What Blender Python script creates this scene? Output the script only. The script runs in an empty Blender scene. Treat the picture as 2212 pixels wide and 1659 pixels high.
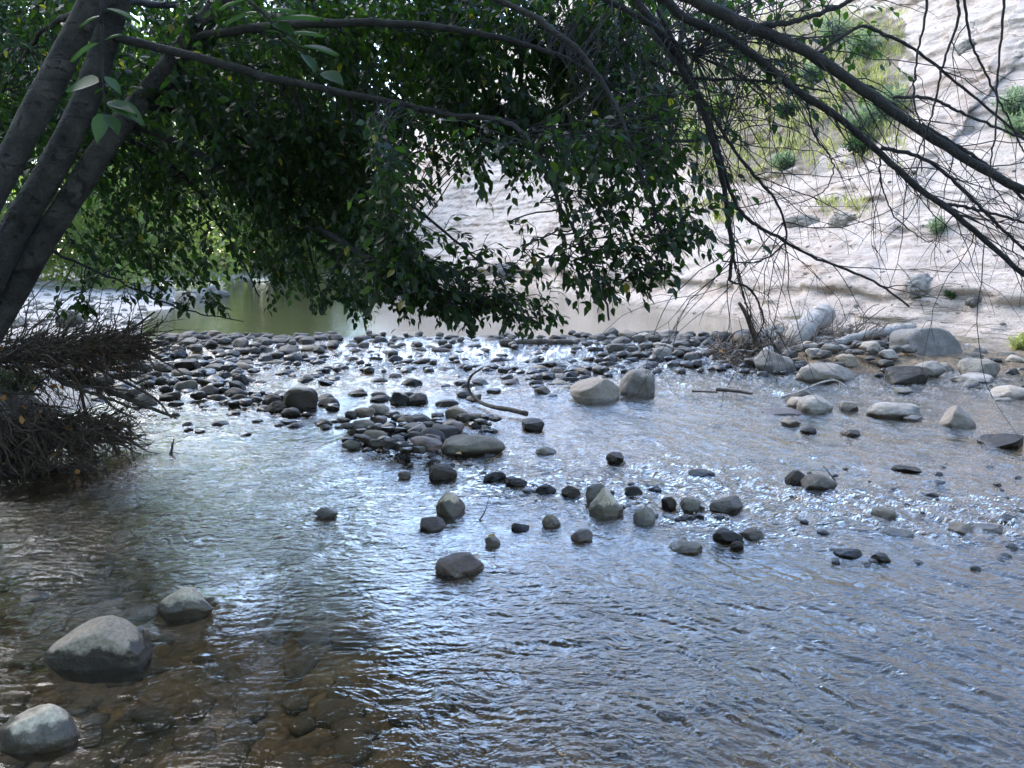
import bpy, bmesh, math
import numpy as np
from mathutils import Vector
from mathutils.bvhtree import BVHTree

S = bpy.context.scene
COL = S.collection
R = math.radians
rng = np.random.default_rng(7)

# ------------------------------------------------------------------ camera, sky, sun, exposure
CAM_H, PITCH, FPX = 1.5, 9.68, 1671.0
cam = bpy.data.cameras.new('camera'); co = bpy.data.objects.new('camera', cam); COL.objects.link(co)
co.location = (0, 0, CAM_H); co.rotation_euler = (R(90 - PITCH), 0, 0)
cam.sensor_width = 36; cam.lens = FPX / 2212 * 36; cam.clip_start = 0.05; cam.clip_end = 3000
S.camera = co
SUN_EL, SUN_AZ = 46.0, -50.0          # azimuth clockwise from +Y
W = bpy.data.worlds.new('World'); S.world = W; W.use_nodes = True
nt = W.node_tree; bg = nt.nodes['Background']
sky = nt.nodes.new('ShaderNodeTexSky'); sky.sky_type = 'NISHITA'; sky.sun_disc = False
sky.sun_elevation = R(SUN_EL); sky.sun_rotation = R(SUN_AZ % 360); sky.dust_density = .6; sky.ozone_density = 1.3
nt.links.new(sky.outputs[0], bg.inputs[0]); bg.inputs[1].default_value = 0.15
sun = bpy.data.lights.new('sun', 'SUN'); sun.energy = .6; sun.angle = R(45); sun.color = (1, .95, .87)
so = bpy.data.objects.new('sun', sun); COL.objects.link(so)
sd = Vector((math.sin(R(SUN_AZ)) * math.cos(R(SUN_EL)), math.cos(R(SUN_AZ)) * math.cos(R(SUN_EL)), math.sin(R(SUN_EL))))
so.rotation_euler = (-sd).to_track_quat('-Z', 'Y').to_euler()
S.view_settings.view_transform = 'Standard'; S.view_settings.look = 'None'
S.view_settings.gamma = 1; S.view_settings.exposure = 3.0
S.render.engine = 'CYCLES'
S.cycles.max_bounces = 8; S.cycles.transparent_max_bounces = 16
S.cycles.caustics_reflective = False; S.cycles.caustics_refractive = False

# ------------------------------------------------------------------ pixel helpers (photo measured at 2212 x 1659)
_c, _s = math.cos(R(PITCH)), math.sin(R(PITCH))
def ray(px, py):
    u, v = (px - 1106) / FPX, (829.5 - py) / FPX
    return np.array([u, _c + v * _s, -_s + v * _c])
def at(px, py, z=0.0):                 # point where the ray meets the level z
    d = ray(px, py); k = (z - CAM_H) / d[2]
    return np.array([0, 0, CAM_H]) + d * k
def dp(px, py, y):                     # point on the ray at distance y
    d = ray(px, py); return np.array([0, 0, CAM_H]) + d * (y / d[1])
def topx(P):
    P = np.atleast_2d(P); q = P - np.array([0, 0, CAM_H])
    dep = q[:, 1] * _c - q[:, 2] * _s; up = q[:, 1] * _s + q[:, 2] * _c
    return 1106 + FPX * q[:, 0] / dep, 829.5 - FPX * up / dep
def inpoly(x, y, poly):
    x = np.asarray(x); y = np.asarray(y); c = np.zeros(x.shape, bool); n = len(poly)
    for i in range(n):
        x0, y0 = poly[i]; x1, y1 = poly[(i + 1) % n]
        if y0 == y1: continue
        m = ((y0 > y) != (y1 > y)) & (x < (x1 - x0) * (y - y0) / (y1 - y0) + x0)
        c ^= m
    return c
def polydist(x, y, pts):
    d = np.full(np.shape(x), 1e9)
    for (x0, y0), (x1, y1) in zip(pts[:-1], pts[1:]):
        dx, dy = x1 - x0, y1 - y0
        t = np.clip(((x - x0) * dx + (y - y0) * dy) / (dx * dx + dy * dy), 0, 1)
        d = np.minimum(d, np.hypot(x - x0 - t * dx, y - y0 - t * dy))
    return d
def sm(a, b, x):
    t = np.clip((x - a) / (b - a), 0, 1); return t * t * (3 - 2 * t)

# ------------------------------------------------------------------ noise
_pt = np.random.default_rng(3).permutation(256).astype(np.int64); _pt = np.concatenate([_pt, _pt, _pt])
_ga = np.random.default_rng(4).random(256) * 2 * np.pi; _gx, _gy = np.cos(_ga), np.sin(_ga)
_g3 = np.random.default_rng(5).normal(size=(256, 3)); _g3 /= np.linalg.norm(_g3, axis=1)[:, None]
def n2(x, y, s=0):
    x = x + s * 17.31; y = y - s * 9.77
    ix = np.floor(x).astype(np.int64); iy = np.floor(y).astype(np.int64); fx, fy = x - ix, y - iy
    u = fx * fx * fx * (fx * (fx * 6 - 15) + 10); v = fy * fy * fy * (fy * (fy * 6 - 15) + 10)
    ix &= 255; iy &= 255; jx = (ix + 1) & 255; jy = (iy + 1) & 255
    def g(a, b, dx, dy):
        h = _pt[_pt[a] + b]; return _gx[h] * dx + _gy[h] * dy
    a = g(ix, iy, fx, fy); b = g(jx, iy, fx - 1, fy); c = g(ix, jy, fx, fy - 1); d = g(jx, jy, fx - 1, fy - 1)
    return 1.5 * ((a + u * (b - a)) * (1 - v) + (c + u * (d - c)) * v)
def n3(P, s=0):
    P = P + np.array([s * 13.7, -s * 7.3, s * 3.1]); I = np.floor(P).astype(np.int64); F = P - I
    U = F * F * F * (F * (F * 6 - 15) + 10); I &= 255; J = (I + 1) & 255; out = 0
    for a in (0, 1):
        for b in (0, 1):
            for c in (0, 1):
                h = _pt[_pt[_pt[(J if a else I)[:, 0]] + (J if b else I)[:, 1]] + (J if c else I)[:, 2]]
                d = F - np.array([a, b, c]); g = (_g3[h] * d).sum(1)
                w = (U[:, 0] if a else 1 - U[:, 0]) * (U[:, 1] if b else 1 - U[:, 1]) * (U[:, 2] if c else 1 - U[:, 2])
                out = out + w * g
    return out * 1.5
def fb2(x, y, o=4, s=0):
    r = 0; a = 1
    for i in range(o): r = r + a * n2(x, y, s + i); x = x * 2.03; y = y * 2.03; a *= .5
    return r

# ------------------------------------------------------------------ mesh helpers
def mesh(name, V, quads=None, tris=None, mat=None, attrs=None, smooth=True):
    me = bpy.data.meshes.new(name); V = np.ascontiguousarray(V, dtype=np.float32)
    me.vertices.add(len(V)); me.vertices.foreach_set('co', V.ravel())
    L = []; T = []
    if quads is not None and len(quads): L.append(np.asarray(quads).ravel()); T.append(np.full(len(quads), 4))
    if tris is not None and len(tris): L.append(np.asarray(tris).ravel()); T.append(np.full(len(tris), 3))
    L = np.concatenate(L).astype(np.int32); T = np.concatenate(T)
    me.loops.add(len(L)); me.loops.foreach_set('vertex_index', L)
    st = np.concatenate([[0], np.cumsum(T)[:-1]]).astype(np.int32)
    me.polygons.add(len(T)); me.polygons.foreach_set('loop_start', st)
    me.polygons.foreach_set('use_smooth', np.full(len(T), smooth))
    for k, v in (attrs or {}).items():
        a = me.attributes.new(k, 'FLOAT', 'POINT'); a.data.foreach_set('value', np.ascontiguousarray(v, dtype=np.float32))
    me.update(calc_edges=True); me.validate()
    if mat: me.materials.append(mat)
    return me
def link(name, me, parent=None, loc=None):
    o = bpy.data.objects.new(name, me); COL.objects.link(o)
    if parent is not None: o.parent = parent
    if loc is not None: o.location = loc
    return o
def tag(o, label=None, cat=None, group=None, kind=None):
    if label: o['label'] = label
    if cat: o['category'] = cat
    if group: o['group'] = group
    if kind: o['kind'] = kind
    return o
def empty(name, loc, label, cat, group=None):
    o = bpy.data.objects.new(name, None); COL.objects.link(o); o.location = loc; o.empty_display_size = .1
    return tag(o, label, cat, group)
def grid(nu, nv):                      # vertex index = v * nu + u
    a = np.arange(nu * nv).reshape(nv, nu)
    return np.stack([a[:-1, :-1], a[:-1, 1:], a[1:, 1:], a[1:, :-1]], -1).reshape(-1, 4)
class Geo:                             # gathers tubes, leaves and blobs into one mesh
    def __init__(s): s.V = []; s.Q = []; s.T = []; s.A = []; s.n = 0
    def add(s, V, Q=None, T=None, a=0.5):
        V = np.asarray(V, float)
        if Q is not None and len(Q): s.Q.append(np.asarray(Q) + s.n)
        if T is not None and len(T): s.T.append(np.asarray(T) + s.n)
        s.V.append(V); s.A.append(np.broadcast_to(np.asarray(a, float), (len(V),))); s.n += len(V)
    def tube(s, P, r, k=5, a=.5, cap=True):
        V, Q, T = tube(P, r, k, cap); s.add(V, Q, T, a)
    def obj(s, name, mat, parent=None, origin=None, smooth=True):
        V = np.concatenate(s.V)
        if origin is not None: V = V - np.asarray(origin)
        return link(name, mesh(name, V, np.concatenate(s.Q) if s.Q else None, np.concatenate(s.T) if s.T else None,
                    mat, {'tint': np.concatenate(s.A)}, smooth), parent)
def tube(P, r, k=5, cap=True):
    P = np.asarray(P, float); n = len(P); r = np.broadcast_to(np.asarray(r, float), (n,))
    t = np.gradient(P, axis=0); t /= np.linalg.norm(t, axis=1)[:, None] + 1e-9
    ref = np.array([0, 0, 1.]) if abs(t[0, 2]) < .9 else np.array([1., 0, 0])
    a = np.cross(t[0], ref); a /= np.linalg.norm(a); A = np.empty((n, 3))
    for i in range(n):
        a = a - t[i] * (a @ t[i]); a /= np.linalg.norm(a) + 1e-9; A[i] = a
    B = np.cross(t, A); th = np.arange(k) * 2 * np.pi / k
    V = (P[:, None] + r[:, None, None] * (np.cos(th)[None, :, None] * A[:, None] + np.sin(th)[None, :, None] * B[:, None])).reshape(-1, 3)
    i = np.arange(n - 1)[:, None] * k; j = np.arange(k)[None]; j2 = (j + 1) % k
    Q = np.stack([i + j, i + j2, i + k + j2, i + k + j], -1).reshape(-1, 4); T = None
    if cap:
        V = np.concatenate([V, P[:1], P[-1:]]); m = n * k; e = (n - 1) * k; jj = np.arange(k); jn = (jj + 1) % k
        T = np.concatenate([np.stack([np.full(k, m), jn, jj], -1), np.stack([np.full(k, m + 1), e + jj, e + jn], -1)])
    return V, Q, T
def spline(P, n):                      # Catmull-Rom
    P = np.asarray(P, float); m = len(P)
    if m == 2: return P[0] + (P[1] - P[0]) * np.linspace(0, 1, n)[:, None]
    E = np.concatenate([[2 * P[0] - P[1]], P, [2 * P[-1] - P[-2]]])
    s = np.linspace(0, m - 1 - 1e-6, n); i = s.astype(int); t = (s - i)[:, None]
    a, b, c, d = E[i], E[i + 1], E[i + 2], E[i + 3]
    return .5 * (2 * b + (c - a) * t + (2 * a - 5 * b + 4 * c - d) * t * t + (3 * b - a - 3 * c + d) * t ** 3)
_LT = np.array([[0, 0, 0], [.14, .17, .05], [.14, 0, 0], [.14, -.17, .05], [.42, .27, .09], [.42, 0, .01], [.42, -.27, .09],
                [.72, .17, .03], [.72, 0, -.02], [.72, -.17, .03], [1, 0, -.10]])
_LF = np.array([[0, 2, 1], [0, 3, 2], [1, 2, 5], [1, 5, 4], [2, 3, 6], [2, 6, 5], [4, 5, 8], [4, 8, 7], [5, 6, 9], [5, 9, 8], [7, 8, 10], [8, 9, 10]])
_LT2 = np.array([[0, 0, 0], [.45, .28, .08], [.45, 0, 0], [.45, -.28, .08], [1, 0, -.08]])
_LF2 = np.array([[0, 2, 1], [0, 3, 2], [1, 2, 4], [2, 3, 4]])
_st = np.linspace(0, 1, 11); _w = .29 * np.sin(np.pi * _st ** .72) * (1 + .05 * (np.arange(11) % 2)); _LT3 = np.stack([np.repeat(_st, 3), np.stack([_w, 0 * _w, -_w], 1).ravel(), np.stack([.22 * _w, -.10 * _st ** 2, .22 * _w], 1).ravel() - np.repeat(.08 * _st ** 2, 3)], 1)
_LF3 = np.concatenate([[[3 * i, 3 * i + 1, 3 * i + 4], [3 * i, 3 * i + 4, 3 * i + 3], [3 * i + 1, 3 * i + 2, 3 * i + 5], [3 * i + 1, 3 * i + 5, 3 * i + 4]] for i in range(10)])
def leaves(P, D, N, size, width=1.0, simple=False):
    D = D / (np.linalg.norm(D, axis=1)[:, None] + 1e-9)
    Sd = np.cross(N, D); Sd /= np.linalg.norm(Sd, axis=1)[:, None] + 1e-9; N = np.cross(D, Sd)
    t, f = (_LT3, _LF3) if simple == 'fine' else (_LT2, _LF2) if simple else (_LT, _LF)
    size = np.broadcast_to(np.asarray(size, float), (len(P),))[:, None, None]
    V = P[:, None] + size * (t[None, :, :1] * D[:, None] + width * t[None, :, 1:2] * Sd[:, None] + t[None, :, 2:3] * N[:, None])
    F = (np.arange(len(P))[:, None, None] * len(t) + f[None]).reshape(-1, 3)
    return V.reshape(-1, 3), F, len(t)
def unit(n, r=None): 
    v = (r or rng).normal(size=(n, 3)); return v / np.linalg.norm(v, axis=1)[:, None]

# ------------------------------------------------------------------ node helper
class NT:
    def __init__(s, name):
        s.m = bpy.data.materials.new(name); s.m.use_nodes = True; s.t = s.m.node_tree; s.t.nodes.clear()
        s.out = s.t.nodes.new('ShaderNodeOutputMaterial')
    def n(s, typ, ins=None, **kw):
        nd = s.t.nodes.new('ShaderNode' + typ)
        for k, v in kw.items(): setattr(nd, k, v)
        for k, v in (ins or {}).items(): s.set(nd.inputs[k], v)
        return nd
    def set(s, sock, v):
        if isinstance(v, bpy.types.NodeSocket): s.t.links.new(v, sock)
        else:
            if sock.type == 'RGBA' and len(v) == 3: v = (*v, 1)
            sock.default_value = v
    def math(s, op, a, b=0.0, c=0.0, clamp=False):
        return s.n('Math', {0: a, 1: b, 2: c}, operation=op, use_clamp=clamp).outputs[0]
    def pos(s): return s.n('NewGeometry').outputs['Position']
    def vmul(s, v, k): return s.n('VectorMath', {0: v, 1: k}, operation='MULTIPLY').outputs[0]
    def vadd(s, v, k): return s.n('VectorMath', {0: v, 1: k}, operation='ADD').outputs[0]
    def noise(s, vec, scale, detail=4, rough=.55, dist=0.0):
        return s.n('TexNoise', {'Vector': vec, 'Scale': scale, 'Detail': detail, 'Roughness': rough, 'Distortion': dist}).outputs[0]
    def vor(s, vec, scale, feature='F1', out='Distance', rnd=1.0):
        return s.n('TexVoronoi', {'Vector': vec, 'Scale': scale, 'Randomness': rnd}, feature=feature).outputs[out]
    def ramp(s, f, *stops):
        r = s.n('ValToRGB', {0: f}); e = r.color_ramp.elements
        while len(e) < len(stops): e.new(.5)
        for el, (p, c) in zip(e, stops): el.position = p; el.color = (*c, 1) if len(c) == 3 else c
        return r.outputs[0]
    def step(s, x, a, b): return s.n('MapRange', {0: x, 1: a, 2: b, 3: 0.0, 4: 1.0}, interpolation_type='SMOOTHSTEP').outputs[0]
    def mix(s, f, a, b, blend='MIX'):
        m = s.n('Mix', data_type='RGBA', blend_type=blend); s.set(m.inputs[0], f); s.set(m.inputs[6], a); s.set(m.inputs[7], b); return m.outputs[2]
    def bump(s, h, strength=.5, dist=.01, normal=None):
        i = {'Height': h, 'Strength': strength, 'Distance': dist}
        if normal is not None: i['Normal'] = normal
        return s.n('Bump', i).outputs[0]
    def attr(s, name): return s.n('Attribute', attribute_name=name).outputs['Fac']
    def rand(s): return s.n('ObjectInfo').outputs['Random']
    def sepz(s, v): return s.n('SeparateXYZ', {0: v}).outputs[2]
    def bsdf(s, color, rough=.8, normal=None, spec=.5):
        i = {'Base Color': color, 'Roughness': rough, 'Specular IOR Level': spec}
        if normal is not None: i['Normal'] = normal
        return s.n('BsdfPrincipled', i).outputs[0]
    def done(s, sh): s.t.links.new(sh, s.out.inputs[0]); return s.m

def stone_mat(name, dark, light, tan, wet_h=.03, wet_amp=.05, wet_dark=.36, dry_rough=.9, wetness=None, spec=.5):
    t = NT(name); p = t.pos(); r = t.rand()
    q = t.vadd(p, t.n('CombineXYZ', {0: t.math('MULTIPLY', r, 37.0), 1: t.math('MULTIPLY', r, 91.0), 2: 0.0}).outputs[0])
    a = t.noise(q, 7, 6, .6, .3); b = t.noise(q, 70, 4, .7); c = t.noise(q, 22, 4, .6)
    col = t.ramp(a, (.3, dark), (.7, light))
    col = t.mix(t.step(t.math('FRACT', t.math('MULTIPLY', r, 7.13)), .35, .9), col, t.mix(.7, col, tan))
    col = t.mix(1.0, col, t.ramp(r, (0, (.62, .62, .64)), (.5, (.95, .95, .95)), (1, (1.2, 1.17, 1.12))), 'MULTIPLY')
    col = t.mix(1.0, col, t.ramp(b, (.3, (.6, .6, .6)), (.55, (1, 1, 1)), (.8, (1.25, 1.25, 1.25))), 'MULTIPLY')
    col = t.mix(t.math('MULTIPLY', t.step(c, .6, .72), .5), col, t.mix(.5, col, (.06, .055, .04)))
    z = t.math('ADD', t.sepz(p), t.math('MULTIPLY', t.math('SUBTRACT', t.noise(q, 13, 5, .6), .5), wet_amp * 3))
    wet = t.step(z, wet_h + .012, wet_h - .012) if wetness is None else t.math('ADD', wetness, 0.0)
    col = t.mix(wet, col, t.mix(1.0, col, (wet_dark, wet_dark * .94, wet_dark * .9), 'MULTIPLY'))
    rough = t.math('SUBTRACT', dry_rough, t.math('MULTIPLY', wet, .55))
    nb = t.bump(t.math('ADD', t.math('MULTIPLY', b, .5), c), .55, .012)
    return t.done(t.bsdf(col, rough, nb, spec))
M = {}
M['hero'] = stone_mat('foreground_stone', (.26, .22, .165), (.48, .415, .32), (.42, .335, .24), wet_h=.08, wet_amp=.045, wet_dark=.15)
M['stone'] = stone_mat('creek_stone', (.075, .065, .052), (.19, .168, .135), (.18, .138, .095), wet_h=.035, wet_amp=.03)
M['dark'] = stone_mat('wet_dark_stone', (.014, .012, .0095), (.042, .036, .029), (.042, .031, .021), wet_h=.02, dry_rough=.6, spec=.22)
M['pale'] = stone_mat('bleached_stone', (.13, .117, .098), (.26, .236, .202), (.22, .178, .135), wet_h=.04, wet_amp=.03)
M['red'] = stone_mat('reddish_stone', (.05, .034, .027), (.10, .07, .056), (.10, .066, .048), wet_h=.0, dry_rough=.6)
M['dam'] = stone_mat('dam_cobble', (.026, .0235, .020), (.10, .09, .077), (.095, .075, .055), wet_h=.10, wet_amp=.06, wet_dark=.4, dry_rough=.7, spec=.3)

def soil_mat(name, a, b, c, scale=8, bump=.6):
    t = NT(name); p = t.pos(); n = t.noise(p, scale, 7, .65); m = t.noise(p, scale * 9, 3, .6)
    col = t.ramp(n, (.3, a), (.55, b), (.75, c))
    return t.done(t.bsdf(col, .95, t.bump(t.math('ADD', n, t.math('MULTIPLY', m, .4)), bump, .03)))
M['soil'] = soil_mat('bank_soil', (.018, .014, .01), (.04, .03, .022), (.07, .055, .04))

def bed_mat():
    t = NT('riverbed_silt'); p = t.pos(); n = t.noise(p, 1.3, 5, .6); m = t.noise(p, 26, 5, .65)
    cell = t.vor(t.vadd(p, t.vmul(t.n('TexNoise', {'Vector': p, 'Scale': 9.0}).outputs[1], (.06, .06, .06))), 11, 'F1', 'Color')
    edge = t.vor(p, 11, 'DISTANCE_TO_EDGE')
    col = t.ramp(n, (.3, (.062, .043, .024)), (.55, (.115, .081, .047)), (.75, (.18, .13, .076)))
    col = t.mix(.55, col, t.mix(1.0, col, t.ramp(t.n('SeparateColor', {0: cell}).outputs[0], (0, (.45, .45, .5)), (1, (1.5, 1.4, 1.3))), 'MULTIPLY'))
    col = t.mix(1.0, col, t.ramp(m, (.3, (.6, .6, .6)), (.7, (1.25, 1.25, 1.2))), 'MULTIPLY')
    return t.done(t.bsdf(col, .9, t.bump(t.math('ADD', m, t.math('MULTIPLY', t.step(edge, 0, .2), 1.2)), .5, .02)))
M['bed'] = bed_mat()
def gravel_mat():
    t = NT('pale_gravel'); p = t.pos(); n = t.noise(p, .8, 5, .6)
    cc = t.n('SeparateColor', {0: t.vor(p, 16, 'F1', 'Color')}).outputs[0]; e = t.vor(p, 16)
    c2 = t.n('SeparateColor', {0: t.vor(p, 5, 'F1', 'Color')}).outputs[1]
    col = t.ramp(cc, (0, (.14, .125, .112)), (.5, (.31, .28, .25)), (1, (.46, .42, .38)))
    col = t.mix(.5, col, t.ramp(c2, (0, (.19, .168, .148)), (1, (.41, .37, .33))))
    col = t.mix(t.step(n, .4, .65), col, (.38, .32, .27))
    return t.done(t.bsdf(col, .95, t.bump(e, .6, .03)))
M['gravel'] = gravel_mat()

def cliff_mat():
    t = NT('eroded_sandstone'); p = t.pos(); z = t.sepz(p)
    st = t.noise(t.vmul(p, (.35, .35, 4.0)), 1.0, 6, .62, .6)
    bl = t.noise(p, .45, 4, .55); fine = t.noise(t.vmul(p, (1, 1, 1.6)), 5, 9, .74); gr = t.noise(p, 38, 4, .7)
    col = t.ramp(st, (.22, (.26, .19, .145)), (.38, (.37, .30, .245)), (.55, (.44, .37, .31)), (.72, (.40, .315, .252)), (.88, (.29, .212, .155)))
    col = t.mix(t.math('MULTIPLY', t.step(bl, .45, .7), .55), col, (.27, .20, .15))
    col = t.mix(1.0, col, t.ramp(fine, (.30, (.55, .50, .46)), (.45, (1, 1, 1)), (.75, (1.1, 1.09, 1.08))), 'MULTIPLY')
    col = t.mix(1.0, col, t.ramp(gr, (.32, (.68, .66, .64)), (.56, (1.06, 1.06, 1.06))), 'MULTIPLY')
    pv = t.vor(p, 2.4); pe = t.math('MULTIPLY', t.step(pv, .14, .10), t.step(t.noise(p, 1.1, 2), .5, .62))
    pv2 = t.vor(p, 6.5); pe2 = t.math('MULTIPLY', t.step(pv2, .16, .10), t.step(t.noise(p, 1.7, 2), .48, .6))
    col = t.mix(t.math('MULTIPLY', t.math('MAXIMUM', pe, pe2), .7), col, (.15, .14, .14))
    ln = t.math('ABSOLUTE', t.math('SUBTRACT', t.noise(t.vadd(t.vmul(p, (.30, .30, 5.5)), t.vmul(t.n('TexNoise', {'Vector': p, 'Scale': 2.2, 'Detail': 4.0}).outputs[1], (.5, .5, .5))), 1.0, 3, .6), .5))
    lm = t.math('MULTIPLY', t.step(ln, .016, .004), t.step(t.noise(p, .9, 3), .46, .60))
    ck = t.vor(t.vadd(t.vmul(p, (.8, .8, 1.5)), t.vmul(t.n('TexNoise', {'Vector': p, 'Scale': 2.5, 'Detail': 5.0}).outputs[1], (.6, .6, .6))), 1.5, 'DISTANCE_TO_EDGE')
    cm = t.math('MULTIPLY', t.step(ck, .022, .004), t.step(t.noise(t.vadd(p, (5, 2, 1)), .8, 3), .52, .62))
    crk = t.math('MAXIMUM', lm, cm)
    col = t.mix(t.math('MULTIPLY', crk, .62), col, (.15, .11, .08))
    veg = t.attr('veg')
    soil = t.ramp(t.noise(p, 3, 5), (.3, (.10, .077, .05)), (.7, (.18, .148, .105)))
    col = t.mix(t.math('MULTIPLY', veg, .85), col, soil)
    earth = t.attr('earth')
    col = t.mix(earth, col, t.ramp(st, (.3, (.09, .062, .042)), (.7, (.19, .146, .105))))
    al = t.math('MULTIPLY', t.step(t.noise(t.vmul(p, (.6, .6, 5.0)), 1.3, 5, .6), .55, .64), t.step(z, 1.15, .25))
    col = t.mix(t.math('MULTIPLY', al, .75), col, (.075, .068, .025))
    mud = t.step(t.math('ADD', z, t.math('MULTIPLY', fine, .35)), .58, .30)
    col = t.mix(t.math('MULTIPLY', mud, .75), col, (.17, .138, .10))
    cr = t.vor(t.vadd(t.vmul(p, (1, 1, 1.8)), t.vmul(t.n('TexNoise', {'Vector': p, 'Scale': 3.0}).outputs[1], (.35, .35, .35))), 3.4)
    h = t.math('ADD', t.math('MULTIPLY', st, .5), t.math('ADD', t.math('SUBTRACT', fine, t.math('MULTIPLY', crk, .6)), t.math('ADD', t.math('MULTIPLY', cr, .12), t.math('MULTIPLY', gr, .4))))
    return t.done(t.bsdf(col, .97, t.bump(h, 1.0, .075), .2))
M['cliff'] = cliff_mat()
M['ground'] = soil_mat('dry_ground', (.2, .16, .11), (.28, .23, .17), (.34, .29, .22), .5, .3)

def leaf_mat(name, c0, c1, c2, trans, tf=.35, rough=.38, spec=.5):
    t = NT(name); a = t.attr('tint')
    col = t.ramp(a, (0, c0), (.55, c1), (.93, c2), (1.0, (.30, .22, .03)))
    d = t.bsdf(col, rough, None, spec)
    tr = t.n('BsdfTranslucent', {0: t.mix(1.0, t.mix(1.0, col, (4.2, 4.2, 4.2), 'MULTIPLY'), trans, 'MULTIPLY')}).outputs[0]
    return t.done(t.n('MixShader', {0: tf, 1: d, 2: tr}).outputs[0])
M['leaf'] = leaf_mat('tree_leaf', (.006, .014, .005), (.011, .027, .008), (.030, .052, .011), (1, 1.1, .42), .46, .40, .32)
M['leaf_near'] = leaf_mat('near_leaf', (.014, .032, .014), (.020, .042, .017), (.028, .054, .018), (1, 1.1, .6), .3, .5, .25)  # paled for the near sprigs: sky light from above mixed into the colour
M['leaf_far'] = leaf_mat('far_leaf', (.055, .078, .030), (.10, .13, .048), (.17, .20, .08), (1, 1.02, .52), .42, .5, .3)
M['leaf_sage'] = leaf_mat('sage_leaf', (.075, .10, .066), (.115, .148, .095), (.17, .205, .12), (1, 1.05, .7), .3, .7, .2)
M['grass'] = leaf_mat('dry_grass', (.12, .14, .058), (.19, .20, .085), (.28, .265, .14), (1, 1, .6), .35, .7, .2)
M['dead_leaf'] = leaf_mat('dead_leaf', (.16, .08, .03), (.25, .13, .05), (.36, .22, .09), (1, .8, .5), .2, .7, .2)

def bark_mat(name, a, b, c, scale=9, patch=None):
    t = NT(name); p = t.pos(); n = t.noise(p, scale, 6, .62, .4); m = t.noise(p, scale * 6, 4, .7)
    col = t.ramp(n, (.3, a), (.52, b), (.72, c))
    col = t.mix(1.0, col, t.ramp(m, (.3, (.7, .7, .7)), (.7, (1.2, 1.2, 1.2))), 'MULTIPLY')
    h = t.math('ADD', n, t.math('MULTIPLY', m, .4))
    if patch:
        k = t.noise(t.vmul(t.vadd(p, (3.3, 1.7, .4)), (1, 1, 1.5)), 8, 4, .6, 1.2); f = t.step(k, .575, .63)
        rg = t.noise(t.vmul(p, (3, 3, 30)), 1.5, 3, .5, 1.0); f2 = t.step(rg, .62, .68)
        col = t.mix(t.math('MAXIMUM', t.math('MULTIPLY', f, .9), t.math('MULTIPLY', f2, .8)), col, patch)
        h = t.math('SUBTRACT', h, t.math('MULTIPLY', f, .7))
    return t.done(t.bsdf(col, .9, t.bump(h, 1.0, .03)))
M['bark'] = bark_mat('grey_bark', (.011, .0102, .009), (.030, .0275, .024), (.062, .057, .050), 8, (.007, .006, .005))
M['limb'] = bark_mat('dark_branch_bark', (.008, .0072, .0068), (.017, .0155, .0145), (.032, .029, .027), 20)
M['twig'] = bark_mat('debris_twig', (.03, .021, .014), (.072, .051, .035), (.16, .12, .084), 12)
M['drift'] = bark_mat('bleached_driftwood', (.16, .142, .12), (.26, .235, .205), (.34, .315, .28), 14)
M['wetwood'] = bark_mat('wet_wood', (.03, .024, .018), (.06, .047, .036), (.10, .08, .06), 14)

def water_mat():
    t = NT('creek_water'); p = t.pos(); amp = t.attr('chop'); turb = t.attr('turb'); foam = t.attr('foam')
    w = t.vadd(p, t.vmul(t.n('TexNoise', {'Vector': p, 'Scale': 3.0, 'Detail': 2.0}).outputs[1], (.22, .22, 0)))
    a = t.noise(t.vmul(w, (.7, 1.2, .2)), 24, 2, .5, .3)
    b = t.noise(t.vmul(w, (.8, 1.1, .2)), 70, 2, .5)
    h = t.math('MULTIPLY', t.math('ADD', a, t.math('MULTIPLY', b, .3)), amp)
    nb = t.bump(h, 1.0, .014)
    inc = t.n('NewGeometry').outputs['Incoming']
    c = t.math('ABSOLUTE', t.n('VectorMath', {0: inc, 1: nb}, operation='DOT_PRODUCT').outputs['Value'])
    fr = t.math('POWER', t.math('SUBTRACT', 1.0, c, 0, True), 3.4)
    fr = t.math('ADD', .036, t.math('MULTIPLY', fr, .92), 0, True)
    gl = t.n('BsdfGlossy', {'Color': (1, 1, 1, 1), 'Roughness': .02, 'Normal': nb}).outputs[0]
    tr = t.n('BsdfTransparent', {0: (.76, .71, .60, 1)}).outputs[0]
    df = t.n('BsdfDiffuse', {0: (.085, .075, .042, 1)}).outputs[0]
    body = t.n('MixShader', {0: turb, 1: tr, 2: df}).outputs[0]
    sh = t.n('MixShader', {0: fr, 1: body, 2: gl}).outputs[0]
    fo = t.bsdf((.75, .79, .82), .5, nb)
    return t.done(t.n('MixShader', {0: foam, 1: sh, 2: fo}).outputs[0])
M['water'] = water_mat()

# ------------------------------------------------------------------ the setting: bed, water, gravel bar, bank, hillside
POOL = 0.20
SHORE = [(-4.1, 7.4), (-4.9, 9.3), (-5.5, 11.5), (-7.2, 15), (-9.2, 22.6), (-12, 28), (-16, 34), (-14, 39), (-8, 42), (-3, 44)]
LAND = SHORE + [(6, 47), (60, 60), (60, 150), (-150, 150), (-150, -30), (-7, -30), (-6, 2), (-5, 6)]
BANK = [(-3.15, 2.0), (-3.3, 3.6), (-3.5, 5.0), (-3.55, 5.7), (-3.75, 6.3), (-4.2, 6.9), (-4.8, 7.4)]
BANKP = BANK + [(-9, 8.5), (-16, 7), (-16, -12), (-3.4, -12)]
PILE = at(905, 960)[:2]
def wl(x, y):                          # still water level: creek, step over the stone dam, pool
    e = 11.25 + .25 * n2(x * .5, x * 0 + 3.3)
    return POOL * sm(e - .85, e + .35, y)
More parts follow.
